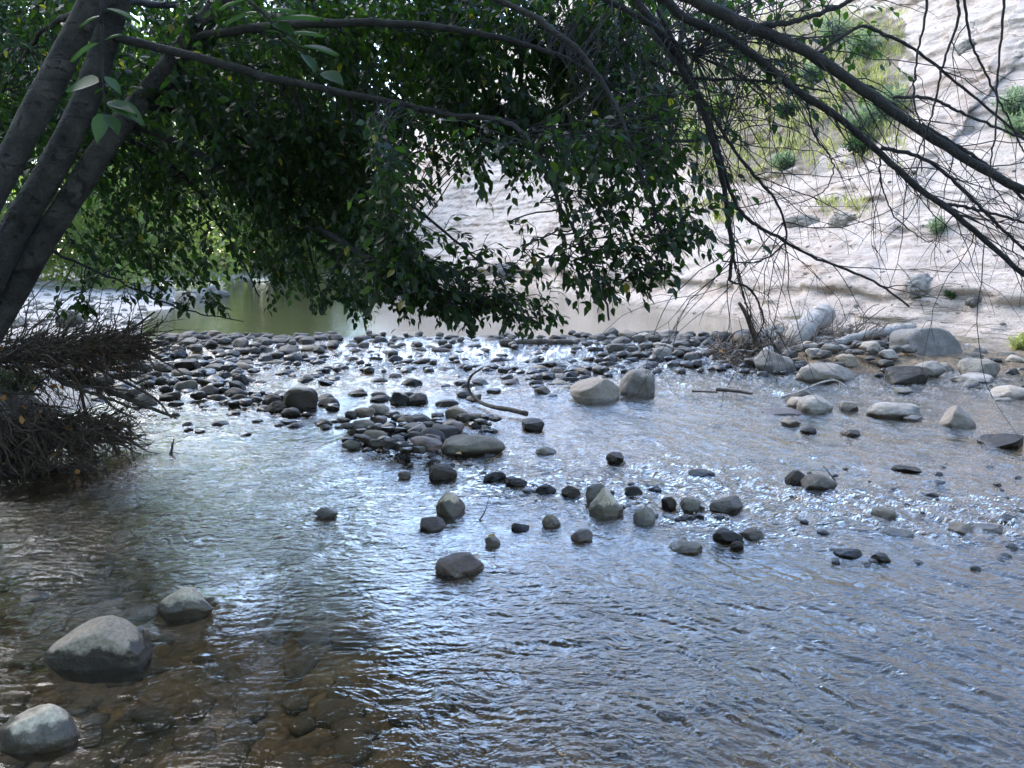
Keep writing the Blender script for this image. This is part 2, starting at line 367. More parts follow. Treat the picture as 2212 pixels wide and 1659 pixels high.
def bed_z(x, y):
    z = -.17 + .05 * n2(x * .8, y * .8, 1) + .03 * fb2(x * 3, y * 3, 3, 2)
    z -= .10 * sm(-.2, -1.8, x) * sm(5.5, 4, y)
    z = z * sm(12.5, 11.4, y) + sm(11.4, 12.5, y) * (-.6)
    z = np.maximum(z, -.5 + (.5 + wl(x, y) - .05) * np.exp(-((y - 11.2) / .7) ** 2) * sm(4.5, 3.5, x) * 1.0)
    z += .15 * np.exp(-(((x - PILE[0]) / .75) ** 2 + ((y - PILE[1] - .2) / .7) ** 2))
    z += .13 * sm(-2.8, -4.2, x) * sm(7.0, 8.2, y) * sm(11.5, 10, y)
    z += .30 * sm(3.0, 4.2, x) * sm(9.0, 10.2, y) * sm(13.2, 12.2, y)
    z += .06 * np.exp(-(((x - 3.9) / 1.6) ** 2 + ((y - 8.3) / 1.2) ** 2))
    return z
def persp_rows(step_px, y0, y1):       # rows closer together near the viewer
    k = CAM_H * 773.0
    return k / np.arange(k / y0, k / y1, -step_px)
ysb = np.concatenate([np.arange(-3, 1.35, .1), persp_rows(1.8, 1.35, 14), np.geomspace(14.1, 62, 40)]); usb = np.linspace(-1, 1, 560)
Ub, Yb = np.meshgrid(usb, ysb); Xb = Ub * (1.6 + .80 * np.maximum(Yb, 0) + .35 * np.maximum(-Yb, 0))
Zb = bed_z(Xb, Yb) + .012 * np.maximum(0, n2(Xb * 9, Yb * 9, 51)) * 2
tag(link('riverbed', mesh('riverbed', np.stack([Xb, Yb, Zb], -1).reshape(-1, 3), grid(len(usb), len(ysb)), mat=M['bed'])), kind='structure')

yg = np.concatenate([np.arange(-30, 6, 2.), np.arange(6, 30, .14), np.arange(30, 60, .5), np.arange(60, 150, 6.)])
xg = np.concatenate([np.arange(-150, -32, 6.), np.arange(-32, -14, .4), np.arange(-14, -3, .12), np.arange(-3, 60, 1.5)])
XG, YG = np.meshgrid(xg, yg); inn = inpoly(XG, YG, LAND); dd = polydist(XG, YG, SHORE + [(6, 47), (60, 60)]) * np.where(inn, 1, -1)
ZG = np.clip(wl(XG, YG), 0, POOL) + np.clip(np.where(dd > 0, dd * .07, dd * .35), -.9, .55) + .05 * n2(XG * .5, YG * .5, 61) + .02 * fb2(XG * 3, YG * 3, 3, 62) + .6 * sm(6, 22, dd)
tag(link('gravel_bar', mesh('gravel_bar', np.stack([XG, YG, ZG], -1).reshape(-1, 3), grid(len(xg), len(yg)), mat=M['gravel'])), kind='structure')

xk = np.arange(-9, -2.4, .05); yk = np.arange(-6, 9, .05); XK, YK = np.meshgrid(xk, yk)
ik = inpoly(XK, YK, BANKP); dk = polydist(XK, YK, BANK) * np.where(ik, 1, -1) + .12 * fb2(XK * 2.5, YK * 2.5, 3, 71)
ZK = -.45 + .55 * sm(-.25, .05, dk) + .58 * sm(.0, .6, dk) + .10 * fb2(XK * 1.5, YK * 1.5, 4, 72) - .5 * sm(6.9, 8.0, YK)
tag(link('riverbank', mesh('riverbank', np.stack([XK, YK, ZK], -1).reshape(-1, 3), grid(len(xk), len(yk)), mat=M['soil'])), kind='structure')

xx = np.array([-900, -300, -100, -40, 0, 40, 100, 300, 900.]); GX, GY = np.meshgrid(xx, xx)
tag(link('ground', mesh('ground', np.stack([GX, GY, GX * 0 - 1.3], -1).reshape(-1, 3), grid(9, 9), mat=M['ground'])), kind='structure')

# hillside: eroded pale slope along the right of the pool
BL = np.array([(14, -8), (10.4, 2), (8.6, 7), (7.3, 10.4), (6.0, 12.3), (4.7, 14.2), (3.5, 18.5), (.9, 27), (-1.4, 32.5), (-4.6, 37.5), (-8, 42), (-13, 52), (-20, 70), (-30, 90)], float)
B = spline(BL, 900); tb = np.gradient(B, axis=0); tb /= np.linalg.norm(tb, axis=1)[:, None]; nb_ = np.stack([tb[:, 1], -tb[:, 0]], 1)
arc = np.concatenate([[0], np.cumsum(np.linalg.norm(np.diff(B, axis=0), axis=1))])
# even out the columns: dense where near
tt = np.concatenate([np.linspace(arc[0], np.interp(8, B[:, 1], arc), 40)[:-1], np.linspace(np.interp(8, B[:, 1], arc), np.interp(45, B[:, 1], arc), 760)[:-1], np.linspace(np.interp(45, B[:, 1], arc), arc[-1], 40)])
Bx, By = np.interp(tt, arc, B[:, 0]), np.interp(tt, arc, B[:, 1]); Nx, Ny = np.interp(tt, arc, nb_[:, 0]), np.interp(tt, arc, nb_[:, 1])
zc = 8.3 + .33 * np.clip(By - 14, 0, 40) + .7 * n2(tt * .12, tt * 0, 81)
sl = np.concatenate([np.linspace(0, 1, 340), 1 + np.linspace(.01, 1, 50) ** 1.6 * 3])
PS = np.array([-1.4, -.5, 0, .5, .8, 1.0, 1.5, 2.6, 4.0, 6.0, 9.0, 14, 22.]); PZ = np.array([-.9, -.1, .20, .42, .72, 1.05, 1.45, 2.35, 3.65, 5.6, 8.8, 14.6, 24.])
s_c = np.interp(zc, PZ, PS)
SL, TT = np.meshgrid(sl, tt); SC = s_c[:, None]
s_run = np.where(SL <= 1, -1.4 + (SC + 1.4) * SL, SC + (SL - 1) * 8)
z0 = np.interp(np.minimum(s_run, SC), PS, PZ) + np.where(SL > 1, .30 * sm(0, .25, s_run - SC) + .05 * (s_run - SC), 0)
k = sm(-.3, .5, z0)
off = k * (.28 * n2(TT * .13, z0 * .18, 82) + .12 * n2(TT * .5, z0 * .6, 83) + .17 * n2(TT * .22, z0 * 2.4, 84) + .09 * n2(TT * .7, z0 * 6.5, 85) + .05 * n2(TT * 1.6, z0 * .5, 86) - .10 * np.abs(n2(TT * 1.1, z0 * .35, 94)) + .05 * fb2(TT * 2.2, z0 * 5.5, 4, 87))
ledge = lambda z1, w, a: a * sm(z1 - w, z1, z0) * sm(z1 + .45, z1, z0)
zj = .8 + .25 * n2(TT * .3, TT * 0, 88)
off -= k * (.20 * sm(zj - .12, zj, z0) * sm(zj + .6, zj + .05, z0))
off -= .55 * sm(zc[:, None] - .9, zc[:, None] - .1, z0) * sm(zc[:, None] + 1.2, zc[:, None] + .2, z0)
HX = Bx[:, None] + Nx[:, None] * (s_run + off); HY = By[:, None] + Ny[:, None] * (s_run + off)
HZ = z0 + .05 * k * fb2(TT * 2, s_run * 2, 3, 89)
HV = np.stack([HX, HY, HZ], -1).reshape(-1, 3)
hpx, hpy = topx(np.where((HV[:, 1] > 3)[:, None], HV, np.array([0, 5, 0])))
VEG = [(1450, 150), (1560, 60), (1720, 20), (1900, 20), (1960, 90), (1960, 250), (1900, 330), (1730, 345), (1640, 380), (1500, 400), (1430, 330)]
jx, jy = hpx + 45 * n2(hpx / 60, hpy / 60, 90) + 18 * n2(hpx / 20, hpy / 20, 91), hpy + 40 * n2(hpx / 60, hpy / 60, 92)
veg = inpoly(jx, jy, VEG).astype(float)
earth = (sm(-.7, .1, HZ - zc[:, None] + .5 * n2(TT * .8, z0 * 2, 93)) * .8).ravel()
hq = grid(len(sl), len(tt))
tag(link('hillside', mesh('hillside', HV, hq, mat=M['cliff'], attrs={'veg': veg, 'earth': earth})), kind='structure')
HB = BVHTree.FromPolygons(HV.tolist(), hq.tolist())
def hit(px, py):
    r = HB.ray_cast(Vector((0, 0, CAM_H)), Vector(ray(px, py)).normalized())
    return (None, None) if r[0] is None else (np.array(r[0]), np.array(r[1]) * (1 if r[1].z > 0 else -1))

# ------------------------------------------------------------------ stones
def ico(sub):
    bm = bmesh.new(); bmesh.ops.create_icosphere(bm, subdivisions=sub, radius=1)
    V = np.array([v.co[:] for v in bm.verts]); F = np.array([[v.index for v in f.verts] for f in bm.faces]); bm.free(); return V, F
ICO = {3: ico(3), 4: ico(4), 5: ico(5)}
def stone_shape(seed, sub=4, ang=.5, lump=.18):
    r = np.random.default_rng(seed); V, F = ICO[sub]; V = V.copy()
    V = np.sign(V) * np.abs(V) ** r.uniform(.78, .95); V *= (1 + lump * n3(V * 1.1, seed % 97))[:, None]
    for _ in range(int(4 + 8 * ang)):
        n = r.normal(size=3); n /= np.linalg.norm(n); d = r.uniform(.80 - .26 * min(ang, 1.0), .93)
        k = V @ n - d; V -= np.outer(np.maximum(k, 0) * .85, n)
    V *= (1 + .045 * n3(V * 3.2, seed % 89 + 5) + .020 * n3(V * 8, seed % 83 + 9))[:, None]
    lo, hi = V.min(0), V.max(0); return (V - (lo + hi) / 2) / ((hi - lo) / 2), F
BASE = [stone_shape(100 + i, 4, (i % 5) * .28, .26) for i in range(22)]
BASEM = {}
def base_mesh(i, mk):
    if (i, mk) not in BASEM: BASEM[(i, mk)] = mesh('cobble', BASE[i][0], tris=BASE[i][1], mat=M[mk])
    return BASEM[(i, mk)]
taken = []                             # (x, y, r) of stones set by hand
def boulder(px, yt, yb, w, mk, label, seed, z=0.0, peak=None, dr=.8, ang=.5, yaw=0., roll=0., pitch=0., sink=.8, name='stone', cat='stone', group=None, sub=5):
    g = at(px, yb, z); D = g[1] * _c - (g[2] - CAM_H) * _s; m = D / FPX
    Wd = w * m; b = Wd * dr * .5; dep = math.atan2(CAM_H - z, g[1]); app = (yb - yt) * m
    H = max(.28 * app, (app - 1.1 * b * math.sin(dep)) / math.cos(dep)); hz = H * sink
    V, F = stone_shape(seed, sub, ang, .24)
    if peak is not None:
        e = np.where(V[:, 0] < peak, (peak - V[:, 0]) / (1 + peak), (V[:, 0] - peak) / (1 - peak)); V = V.copy(); V[:, 2] = np.where(V[:, 2] > 0, V[:, 2] * (1 - .72 * e ** 1.25), V[:, 2])
    V = V * np.array([Wd / 2, b, hz])
    for a, ax in ((roll, 1), (pitch, 0), (yaw, 2)):
        if a:
            c, s = math.cos(R(a)), math.sin(R(a)); i, j = [(1, 2), (2, 0), (0, 1)][ax]; Vi, Vj = V[:, i] * c - V[:, j] * s, V[:, i] * s + V[:, j] * c
            V[:, i], V[:, j] = Vi, Vj
    V[:, 2] -= V[:, 2].max() - H
    o = link(name, mesh(name, V, tris=F, mat=M[mk]), loc=(g[0], g[1] + b, z)); tag(o, label, cat, group)
    taken.append((g[0], g[1] + b, max(Wd / 2, b))); return o
HERO = [
 # px, ytop, ybot, w, material, label
 (192, 1328, 1452, 206, 'hero', 'large brown rock with ragged pale top, middle of the three near rocks', dict(peak=.15, ang=1.1, dr=.7)),
 (382, 1262, 1345, 140, 'hero', 'pale topped rock with dark base and notched right end, farthest of three near rocks', dict(peak=.25, ang=1.2, dr=.7)),
 (60, 1532, 1632, 172, 'hero', 'whitish flat domed rock cut by the left edge at the bottom corner', dict(ang=.1, dr=.6)),
 (62, 1281, 1302, 58, 'stone', 'thin grey sliver of rock barely breaking the water at far left', dict(ang=.9)),
 (990, 1197, 1246, 112, 'red', 'flat smooth reddish brown slab lying alone in the open water', dict(yaw=12, ang=.3, dr=.7)),
 (970, 1064, 1118, 66, 'hero', 'squat pale topped stone with wet green brown base, below the cobble pile', dict(ang=1.2, peak=-.05)),
 (699, 1098, 1122, 54, 'stone', 'small flat dark stone alone in the water left of centre', dict(ang=.9)),
 (932, 1116, 1146, 58, 'red', 'low reddish stone just awash beside the squat pale topped stone', dict(ang=.2)),
 (1064, 1158, 1181, 34, 'pale', 'small whitish angular stone with a yellow leaf beside it', dict(ang=1)),
 (1192, 1110, 1140, 42, 'stone', 'small brown pointed stone left of the reddish round one', dict(ang=.9)),
 (1124, 1130, 1150, 40, 'dark', 'low dark green stone awash left of the small pointed stone', dict(ang=.5)),
 (1259, 1143, 1173, 50, 'red', 'round reddish stone under the tall split boulder pair', dict(ang=.2)),
 (1294, 1046, 1092, 54, 'stone', 'grey rounded stone tucked behind the tall tan boulder in midstream', dict(ang=.2)),
 (1312, 1055, 1120, 76, 'hero', 'tall tan boulder with sloping shoulders standing in the midstream riffle', dict(ang=1.2, dr=.7, peak=-.1)),
 (1395, 1097, 1137, 50, 'stone', 'blocky grey stone right of the tall tan boulder', dict(ang=1)),
 (1448, 1072, 1098, 34, 'dark', 'small dark round stone, first of the row right of the blocky grey stone', dict(ang=.3)),
 (1496, 1075, 1104, 46, 'stone', 'rounded brown stone, middle of the row in the second riffle', dict(ang=.3)),
 (1576, 1074, 1110, 74, 'stone', 'long grey brown stone, right end of the row in the second riffle', dict(ang=.4)),
 (1491, 1170, 1198, 76, 'stone', 'oval dark speckled stone lowest in the second riffle', dict(ang=.2)),
 (1578, 1145, 1174, 62, 'dark', 'flat dark stone with a brown leaf on it', dict(ang=.6)),
 (1594, 1168, 1188, 32, 'dark', 'little black stone touching the flat dark stone with the leaf', dict(ang=.5)),
 (1631, 1140, 1164, 50, 'stone', 'flat brown stone right of the flat dark stone with the leaf', dict(ang=.7)),
 (1732, 1016, 1046, 56, 'dark', 'dark half of the stone pair with a twig behind it', dict(ang=.4)),
 (1779, 1022, 1062, 74, 'stone', 'grey olive rounded half of the stone pair with a twig behind it', dict(ang=.4)),
 (1920, 1095, 1130, 60, 'stone', 'brown wedge shaped stone in the right hand riffle', dict(ang=.9)),
 (1845, 928, 943, 44, 'dark', 'thin dark slab just above water between the brown shallows', dict(ang=.8)),
 (1968, 1004, 1023, 58, 'dark', 'black low flat stone below the white boulders at right', dict(ang=.6)),
 (1715, 902, 922, 44, 'stone', 'small dark capped stone below the paired white boulders', dict(ang=.4)),
 (1752, 922, 938, 40, 'dark', 'tiny wet stone beside the small dark capped one', dict(ang=.7)),
 (1735, 842, 878, 66, 'dark', 'dark stone with a bent pale stick lying over it', dict(ang=.6)),
 (1728, 856, 884, 44, 'pale', 'small left hand stone of the paired white boulders', dict(ang=.2)),
 (1772, 852, 895, 76, 'pale', 'larger white boulder of the pair with a dark wet foot', dict(ang=.5)),
 (1839, 866, 889, 40, 'pale', 'small whitish stone just right of the paired white boulders', dict(ang=.3)),
 (1950, 869, 906, 124, 'pale', 'long flat oval white boulder in the quiet water at right', dict(ang=.15, dr=.6)),
 (1980, 896, 910, 46, 'pale', 'small flat stone touching the long oval white boulder', dict(ang=.3)),
 (2082, 873, 927, 80, 'pale', 'steep pointed white boulder with streaked face near the right edge', dict(ang=1.1, peak=-.2)),
 (2190, 934, 972, 92, 'dark', 'black jagged rock cut by the right edge', dict(ang=1)),
 (2202, 831, 862, 84, 'pale', 'white domed boulder cut by the right edge', dict(ang=.2)),
 (2180, 858, 872, 44, 'pale', 'small pale flat stone under the domed boulder at the right edge', dict(ang=.3)),
 (2122, 806, 830, 86, 'pale', 'broken whitish rock with a foamy flat top near the right edge', dict(ang=1)),
 (2130, 773, 816, 82, 'stone', 'smooth grey rounded boulder near the right bank', dict(ang=.2)),
 (2050, 782, 806, 34, 'stone', 'small dark stone left of the smooth grey boulder at the right bank', dict(ang=.4)),
 (1682, 754, 811, 86, 'stone', 'large tilted grey brown boulder at the front of the driftwood bar', dict(ang=.3, dr=.7, roll=-14)),
 (1803, 782, 828, 152, 'pale', 'long pale split slab lying along the water front of the bar', dict(ang=.9, dr=.5, roll=5)),
 (1972, 789, 834, 84, 'dark', 'dark striated rock wet at the right end of the bar', dict(ang=.9, roll=5)),
 (2018, 778, 817, 76, 'pale', 'angular white rock behind the dark striated rock', dict(ang=.9)),
 (1960, 836, 852, 40, 'stone', 'small blue grey flat stone in the quiet water below the bar', dict(ang=.5)),
 (1700, 884, 898, 88, 'red', 'flat reddish rock just awash left of the paired white boulders', dict(ang=.4)),
 (1288, 813, 870, 110, 'pale', 'big tan boulder with a dark left face in midstream', dict(ang=.6, dr=.8, roll=5)),
 (1378, 795, 857, 78, 'pale', 'big whitish rounded boulder just right of the tan one in midstream', dict(ang=.2, roll=8)),
 (638, 835, 889, 78, 'dark', 'large round black brown boulder in the left riffle', dict(ang=.2)),
 (624, 880, 902, 44, 'dark', 'flat black stone in front of the large round black boulder', dict(ang=.4)),
 (590, 866, 894, 48, 'dark', 'mossy dark stone left of the large round black boulder', dict(ang=.5)),
 (513, 805, 836, 38, 'dark', 'black knob shaped stone upstream of the large round boulder', dict(ang=.5)),
 (507, 822, 846, 40, 'dark', 'low black stone in front of the black knob shaped one', dict(ang=.2)),
 (862, 845, 876, 46, 'dark', 'left stone of a touching dark pair in the middle riffle', dict(ang=.2)),
 (900, 848, 876, 52, 'dark', 'right stone of a touching dark pair in the middle riffle', dict(ang=.2)),
 (302, 848, 880, 54, 'stone', 'grey domed boulder at the left shore by the debris', dict(ang=.2)),
 (1020, 937, 990, 144, 'stone', 'large flat grey slab at the front of the cobble pile', dict(ang=.5, dr=.8, roll=5)),
 (955, 1002, 1040, 64, 'dark', 'rounded mossy stone at the lower tip of the cobble pile', dict(ang=.2)),
 (872, 1018, 1034, 30, 'red', 'small brown stone at the foot of the cobble pile', dict(ang=.3)),
 (1180, 965, 985, 46, 'stone', 'lone grey domed stone right of the large flat slab', dict(ang=.3)),
 (1330, 977, 1002, 40, 'dark', 'lone black stone in the second riffle above the tall tan boulder', dict(ang=.6)),
 (1152, 905, 930, 50, 'dark', 'dark stone of the small cluster right of the curved stick', dict(ang=.4)),
 (1068, 1018, 1044, 52, 'dark', 'dark wet stone at the head of the second riffle', dict(ang=.6)),
 (1112, 1030, 1052, 56, 'dark', 'long black stone next along the head of the second riffle', dict(ang=.6)),
 (1180, 1046, 1070, 46, 'dark', 'wet black stone half under the second riffle', dict(ang=.5)),
 (1235, 1050, 1078, 44, 'dark', 'wet dark stone touching the grey stone behind the tall boulder', dict(ang=.5)),
 (1370, 1050, 1074, 40, 'dark', 'flat wet stone behind the blocky grey stone', dict(ang=.5)),
 (1520, 1016, 1034, 60, 'dark', 'long wet stone breaking the right of the second riffle', dict(ang=.5)),
 (1845, 1186, 1208, 66, 'dark', 'mossy dark stone in the lower right riffle', dict(ang=.7)),
 (1908, 1196, 1216, 40, 'dark', 'small dark stone right of the mossy one in the lower right riffle', dict(ang=.5)),
 (1950, 1142, 1166, 62, 'stone', 'low grey stone awash under the brown wedge shaped one', dict(ang=.5)),
 (2090, 1130, 1160, 60, 'stone', 'grey stone awash by the right edge of the riffle', dict(ang=.5)),
 (2150, 1132, 1156, 70, 'stone', 'long flat stone awash at the right edge', dict(ang=.5)),
]
for i, (px, yt, yb, w, mk, lab, kw) in enumerate(HERO):
    if mk in ('dark', 'stone') and not any(q in lab for q in ('round', 'oval', 'domed')): kw['ang'] = max(kw.get('ang', .5), .75)
    boulder(px, yt, yb, w, mk, lab, 300 + i * 7, **kw)
boulder(2016, 704, 770, 150, 'pale', 'biggest pale boulder lying on the mud behind the driftwood bar', 913, z=.14, dr=.6, ang=.2, sink=.9)
for px, yt, yb, w, lab in [(452, 616, 632, 26, 'small round white stone at the tip of the far gravel bar'), (425, 622, 644, 40, 'white stone at the waterline of the far gravel bar tip'),
                      (395, 628, 652, 46, 'low white boulder left of the tip of the far gravel bar'), (474, 626, 640, 34, 'flat white rock standing off the far gravel bar tip'), (350, 640, 662, 40, 'pale flat stone on the shore of the far gravel bar')]:
    boulder(px, yt, yb, w, 'pale', lab, int(px), z=POOL + .02, ang=.4)
boulder(16, 684, 712, 62, 'pale', 'white rounded stone on the gravel by the left edge behind the trunk', 77, z=POOL + .1, ang=.2)
boulder(140, 668, 708, 60, 'stone', 'brown stone on the gravel bar behind the debris tangle', 78, z=POOL + .1, ang=.2)

# cobbles by the dozen: packed dam, left shallows, central pile, driftwood bar, riffle
ZONES = [
 # polygon in the photo, count, size range (m, half-width), materials, label, group, level above local water, stacking
 ('damL', [(350, 748), (720, 750), (740, 790), (360, 792)], 100, (.09, .17), ['dam', 'dam', 'stone'], 'rounded grey cobble in the left dry part of the stone dam', 'cobbles of the dry left dam', .08),
 ('damM', [(720, 750), (1290, 750), (1290, 790), (740, 790)], 95, (.09, .17), ['dark', 'dam', 'dark'], 'wet black cobble with water spilling round it in the middle of the dam', 'cobbles in the spilling middle of the dam', .03),
 ('damR', [(1230, 750), (1400, 744), (1620, 746), (1570, 800), (1300, 790)], 90, (.09, .18), ['dam', 'stone', 'dam', 'pale'], 'rounded brown grey cobble between the spill and the driftwood', 'cobbles right of the dam spill', .09),
 ('bar', [(1600, 745), (1760, 735), (1990, 745), (2030, 790), (1900, 800), (1720, 806), (1620, 808)], 85, (.08, .20), ['pale', 'stone', 'pale'], 'pale rounded cobble heaped on the driftwood bar', 'pale cobbles of the driftwood bar', .10),
 ('left', [(150, 770), (370, 770), (560, 800), (520, 850), (400, 850), (330, 850), (210, 870), (150, 830)], 75, (.07, .19), ['dam', 'stone', 'dark', 'dam'], 'grey cobble of the left shallows between dam and debris tangle', 'cobbles of the left shallows', .07),
 ('rowL', [(270, 852), (460, 845), (600, 850), (720, 850), (720, 892), (560, 892), (450, 872), (300, 885)], 26, (.07, .15), ['dark'], 'black wet cobble in the row running to the large round boulder', 'black cobbles in the left riffle row', .06),
 ('rif', [(540, 800), (1230, 790), (1240, 860), (900, 880), (560, 850)], 44, (.06, .13), ['dark'], 'low black cobble awash in the bright riffle below the dam', 'cobbles awash in the bright riffle', .03),
 ('rif3', [(270, 890), (760, 900), (720, 950), (420, 940)], 20, (.04, .10), ['dark'], 'small black stone awash below the left riffle row', 'stones awash below the left riffle', .025),
 ('pile', [(742, 925), (800, 905), (880, 912), (985, 900), (1020, 905), (1080, 925), (960, 940), (950, 985), (900, 1005), (820, 985), (745, 970)], 75, (.055, .13), ['stone', 'dark', 'stone', 'red'], 'olive brown cobble of the pile in midstream', 'cobbles of the midstream pile', .095),
 ('pile2', [(1150, 790), (1240, 795), (1350, 795), (1240, 815), (1230, 850), (1160, 830)], 22, (.08, .17), ['dark', 'stone'], 'dark cobble crowded behind the big tan boulder', 'cobbles behind the big tan boulder', .05),
 ('rif2', [(1000, 1010), (1300, 1040), (1640, 1080), (1640, 1130), (1350, 1110), (1100, 1075)], 10, (.03, .06), ['dark'], 'small wet stone awash in the second riffle', 'small stones awash in the second riffle', .002),
 ('rbank', [(2030, 770), (2212, 770), (2212, 850), (2090, 840)], 16, (.05, .13), ['stone', 'pale'], 'grey cobble in the shallows at the right bank', 'cobbles of the right shallows', .03),
 ('rrif', [(1650, 1050), (2212, 1000), (2212, 1260), (1800, 1230)], 9, (.03, .07), ['dark'], 'small stone awash in the right hand riffle', 'small stones awash in the right riffle', .008),
]
cob = []
for zi, (zn, poly, cnt, (r0, r1), mks, lab, grp, lift) in enumerate(ZONES):
    xs = [p[0] for p in poly]; yy = [p[1] for p in poly]; got = 0; tr = 0
    while got < cnt and tr < cnt * 60:
        tr += 1
        px, py = rng.uniform(min(xs), max(xs)), rng.uniform(min(yy), max(yy))
        if not inpoly(np.array([px]), np.array([py]), poly)[0]: continue
        z0_ = 0.0
        for _ in range(3): g = at(px, py, z0_); z0_ = max(float(wl(np.array([g[0]]), np.array([g[1]]))[0]), float(bed_z(np.array([g[0]]), np.array([g[1]]))[0]))
        r = r0 + (r1 - r0) * rng.random() ** 1.8
        if any((g[0] - x) ** 2 + (g[1] - y) ** 2 < (.80 * (r + q)) ** 2 for x, y, q in taken): continue
        taken.append((g[0], g[1], r)); got += 1
        fl = rng.uniform(.40, .68); zc_ = z0_ - (.05 if zn[:3] == 'dam' else .015) + lift * rng.uniform(.4, 1.5) - .35 * r * fl
        cob.append((r / g[1], zn, g[0], g[1], zc_, r, r * rng.uniform(.65, .95), r * fl, mks[rng.integers(len(mks))], lab, grp))
cob.sort(key=lambda c: -c[0])
NIND = 300 - len(HERO) - 8
small = {}
for n_, (sz, zn, x, y, z, a, b, c, mk, lab, grp) in enumerate(cob):
    bi = int(rng.integers(len(BASE))); yaw = rng.uniform(-.6, .6) + (math.pi if rng.random() < .5 else 0)
    if n_ < NIND:
        o = link('cobble', base_mesh(bi, mk), loc=(x, y, z)); o.scale = (a, b, c); o.rotation_euler = (rng.uniform(-.25, .25), rng.uniform(-.3, .3), yaw); tag(o, lab, 'stone', grp)
    else:
        V, F = BASE[bi]; V = V * np.array([a, b, c]); cc, ss = math.cos(yaw), math.sin(yaw)
        small.setdefault('g', Geo()).add(np.stack([V[:, 0] * cc - V[:, 1] * ss + x, V[:, 0] * ss + V[:, 1] * cc + y, V[:, 2] + z], 1), T=F)
V3, F3 = stone_shape(5, 3, .3)
SH3 = [stone_shape(500 + i, 3, .3) for i in range(8)]
def scatter(g, x, y, z, a, b, c):
    V, F = SH3[int(rng.integers(8))]; yaw = rng.uniform(0, 6.28); cc, ss = math.cos(yaw), math.sin(yaw); V = V * np.array([a, b, c])
    g.add(np.stack([V[:, 0] * cc - V[:, 1] * ss + x, V[:, 0] * ss + V[:, 1] * cc + y, V[:, 2] + z], 1), T=F)
if 'g' not in small: small['g'] = Geo()
for _ in range(420):                   # fill between the dam and bar stones
    px, py = (rng.uniform(350, 1620), rng.uniform(736, 790)) if rng.random() < .6 else (rng.uniform(1600, 2030), rng.uniform(745, 800))
    g = at(px, py, .1); r = rng.uniform(.035, .08); zz = float(wl(np.array([g[0]]), np.array([g[1]]))[0])
    scatter(small['g'], g[0], g[1], zz + rng.uniform(-.02, .05), r, r * .8, r * .6)
for poly, cnt, lo, hi in [([(742, 925), (985, 900), (1090, 925), (1000, 1010), (900, 1010), (745, 970)], 160, .02, .05), ([(270, 850), (720, 850), (720, 892), (300, 885)], 70, .02, .06), ([(1000, 1000), (1300, 1035), (1660, 1075), (1640, 1130), (1350, 1120), (1100, 1080)], 110, .015, .04), ([(150, 770), (560, 800), (520, 850), (150, 840)], 90, .03, .07), ([(1150, 790), (1340, 795), (1240, 850), (1160, 830)], 50, .03, .07), ([(1640, 1010), (2212, 990), (2212, 1230), (1800, 1230)], 60, .012, .035), ([(2040, 760), (2212, 760), (2212, 850), (2090, 840)], 60, .02, .06)]:
    for _ in range(cnt):
        px, py = rng.uniform(min(p[0] for p in poly), max(p[0] for p in poly)), rng.uniform(min(p[1] for p in poly), max(p[1] for p in poly))
        if not inpoly(np.array([px]), np.array([py]), poly)[0]: continue
        g = at(px, py, 0.); r = rng.uniform(lo, hi); zz = max(0., float(bed_z(np.array([g[0]]), np.array([g[1]]))[0])); scatter(small['g'], g[0], g[1], zz - .25 * r + rng.uniform(-.005, .01), r, r * .8, r * .55)
tag(small['g'].obj('small_cobbles', M['dam']), 'small grey stones filling the gaps of the dam and the bar', 'stones', kind='stuff')
gb = Geo()
for _ in range(1500):                   # cobbles under water
    y = 1.3 + 7.5 * rng.random() ** 1.5; x = rng.uniform(-.75, .8) * (y + .6); r = rng.uniform(.03, .12) * (.7 + .06 * y)
    scatter(gb, x, y, float(bed_z(np.array([x]), np.array([y]))[0]) + .1 * r, r, r * rng.uniform(.6, .9), r * .38)
tag(gb.obj('submerged_cobbles', stone_mat('submerged_stone', (.065, .045, .027), (.15, .11, .07), (.14, .085, .055), wetness=.3)), 'brown cobbles lying under the water on the creek bed', 'stones', kind='stuff')
gg = Geo()
for _ in range(900):                   # loose stones on the gravel bar
    y = rng.uniform(8.5, 34); x = rng.uniform(-.72 * y, -.25 * y)
    if not inpoly(np.array([x]), np.array([y]), LAND)[0]: continue
    i, j = np.searchsorted(yg, y), np.searchsorted(xg, x); r = rng.uniform(.03, .11)
    scatter(gg, x, y, ZG[i, j] + .2 * r, r, r * .8, r * .55)
tag(gg.obj('bar_stones', M['pale']), 'loose pale stones strewn over the far gravel bar', 'stones', kind='stuff')

# ------------------------------------------------------------------ the water
ys = np.concatenate([np.arange(-3, 1.35, .06), persp_rows(.85, 1.35, 13), np.geomspace(13.1, 62, 90)])
us = np.linspace(-1, 1, 1000)
U, Y = np.meshgrid(us, ys); X = U * (1.4 + .78 * np.maximum(Y, 0) + .3 * np.maximum(-Y, 0))
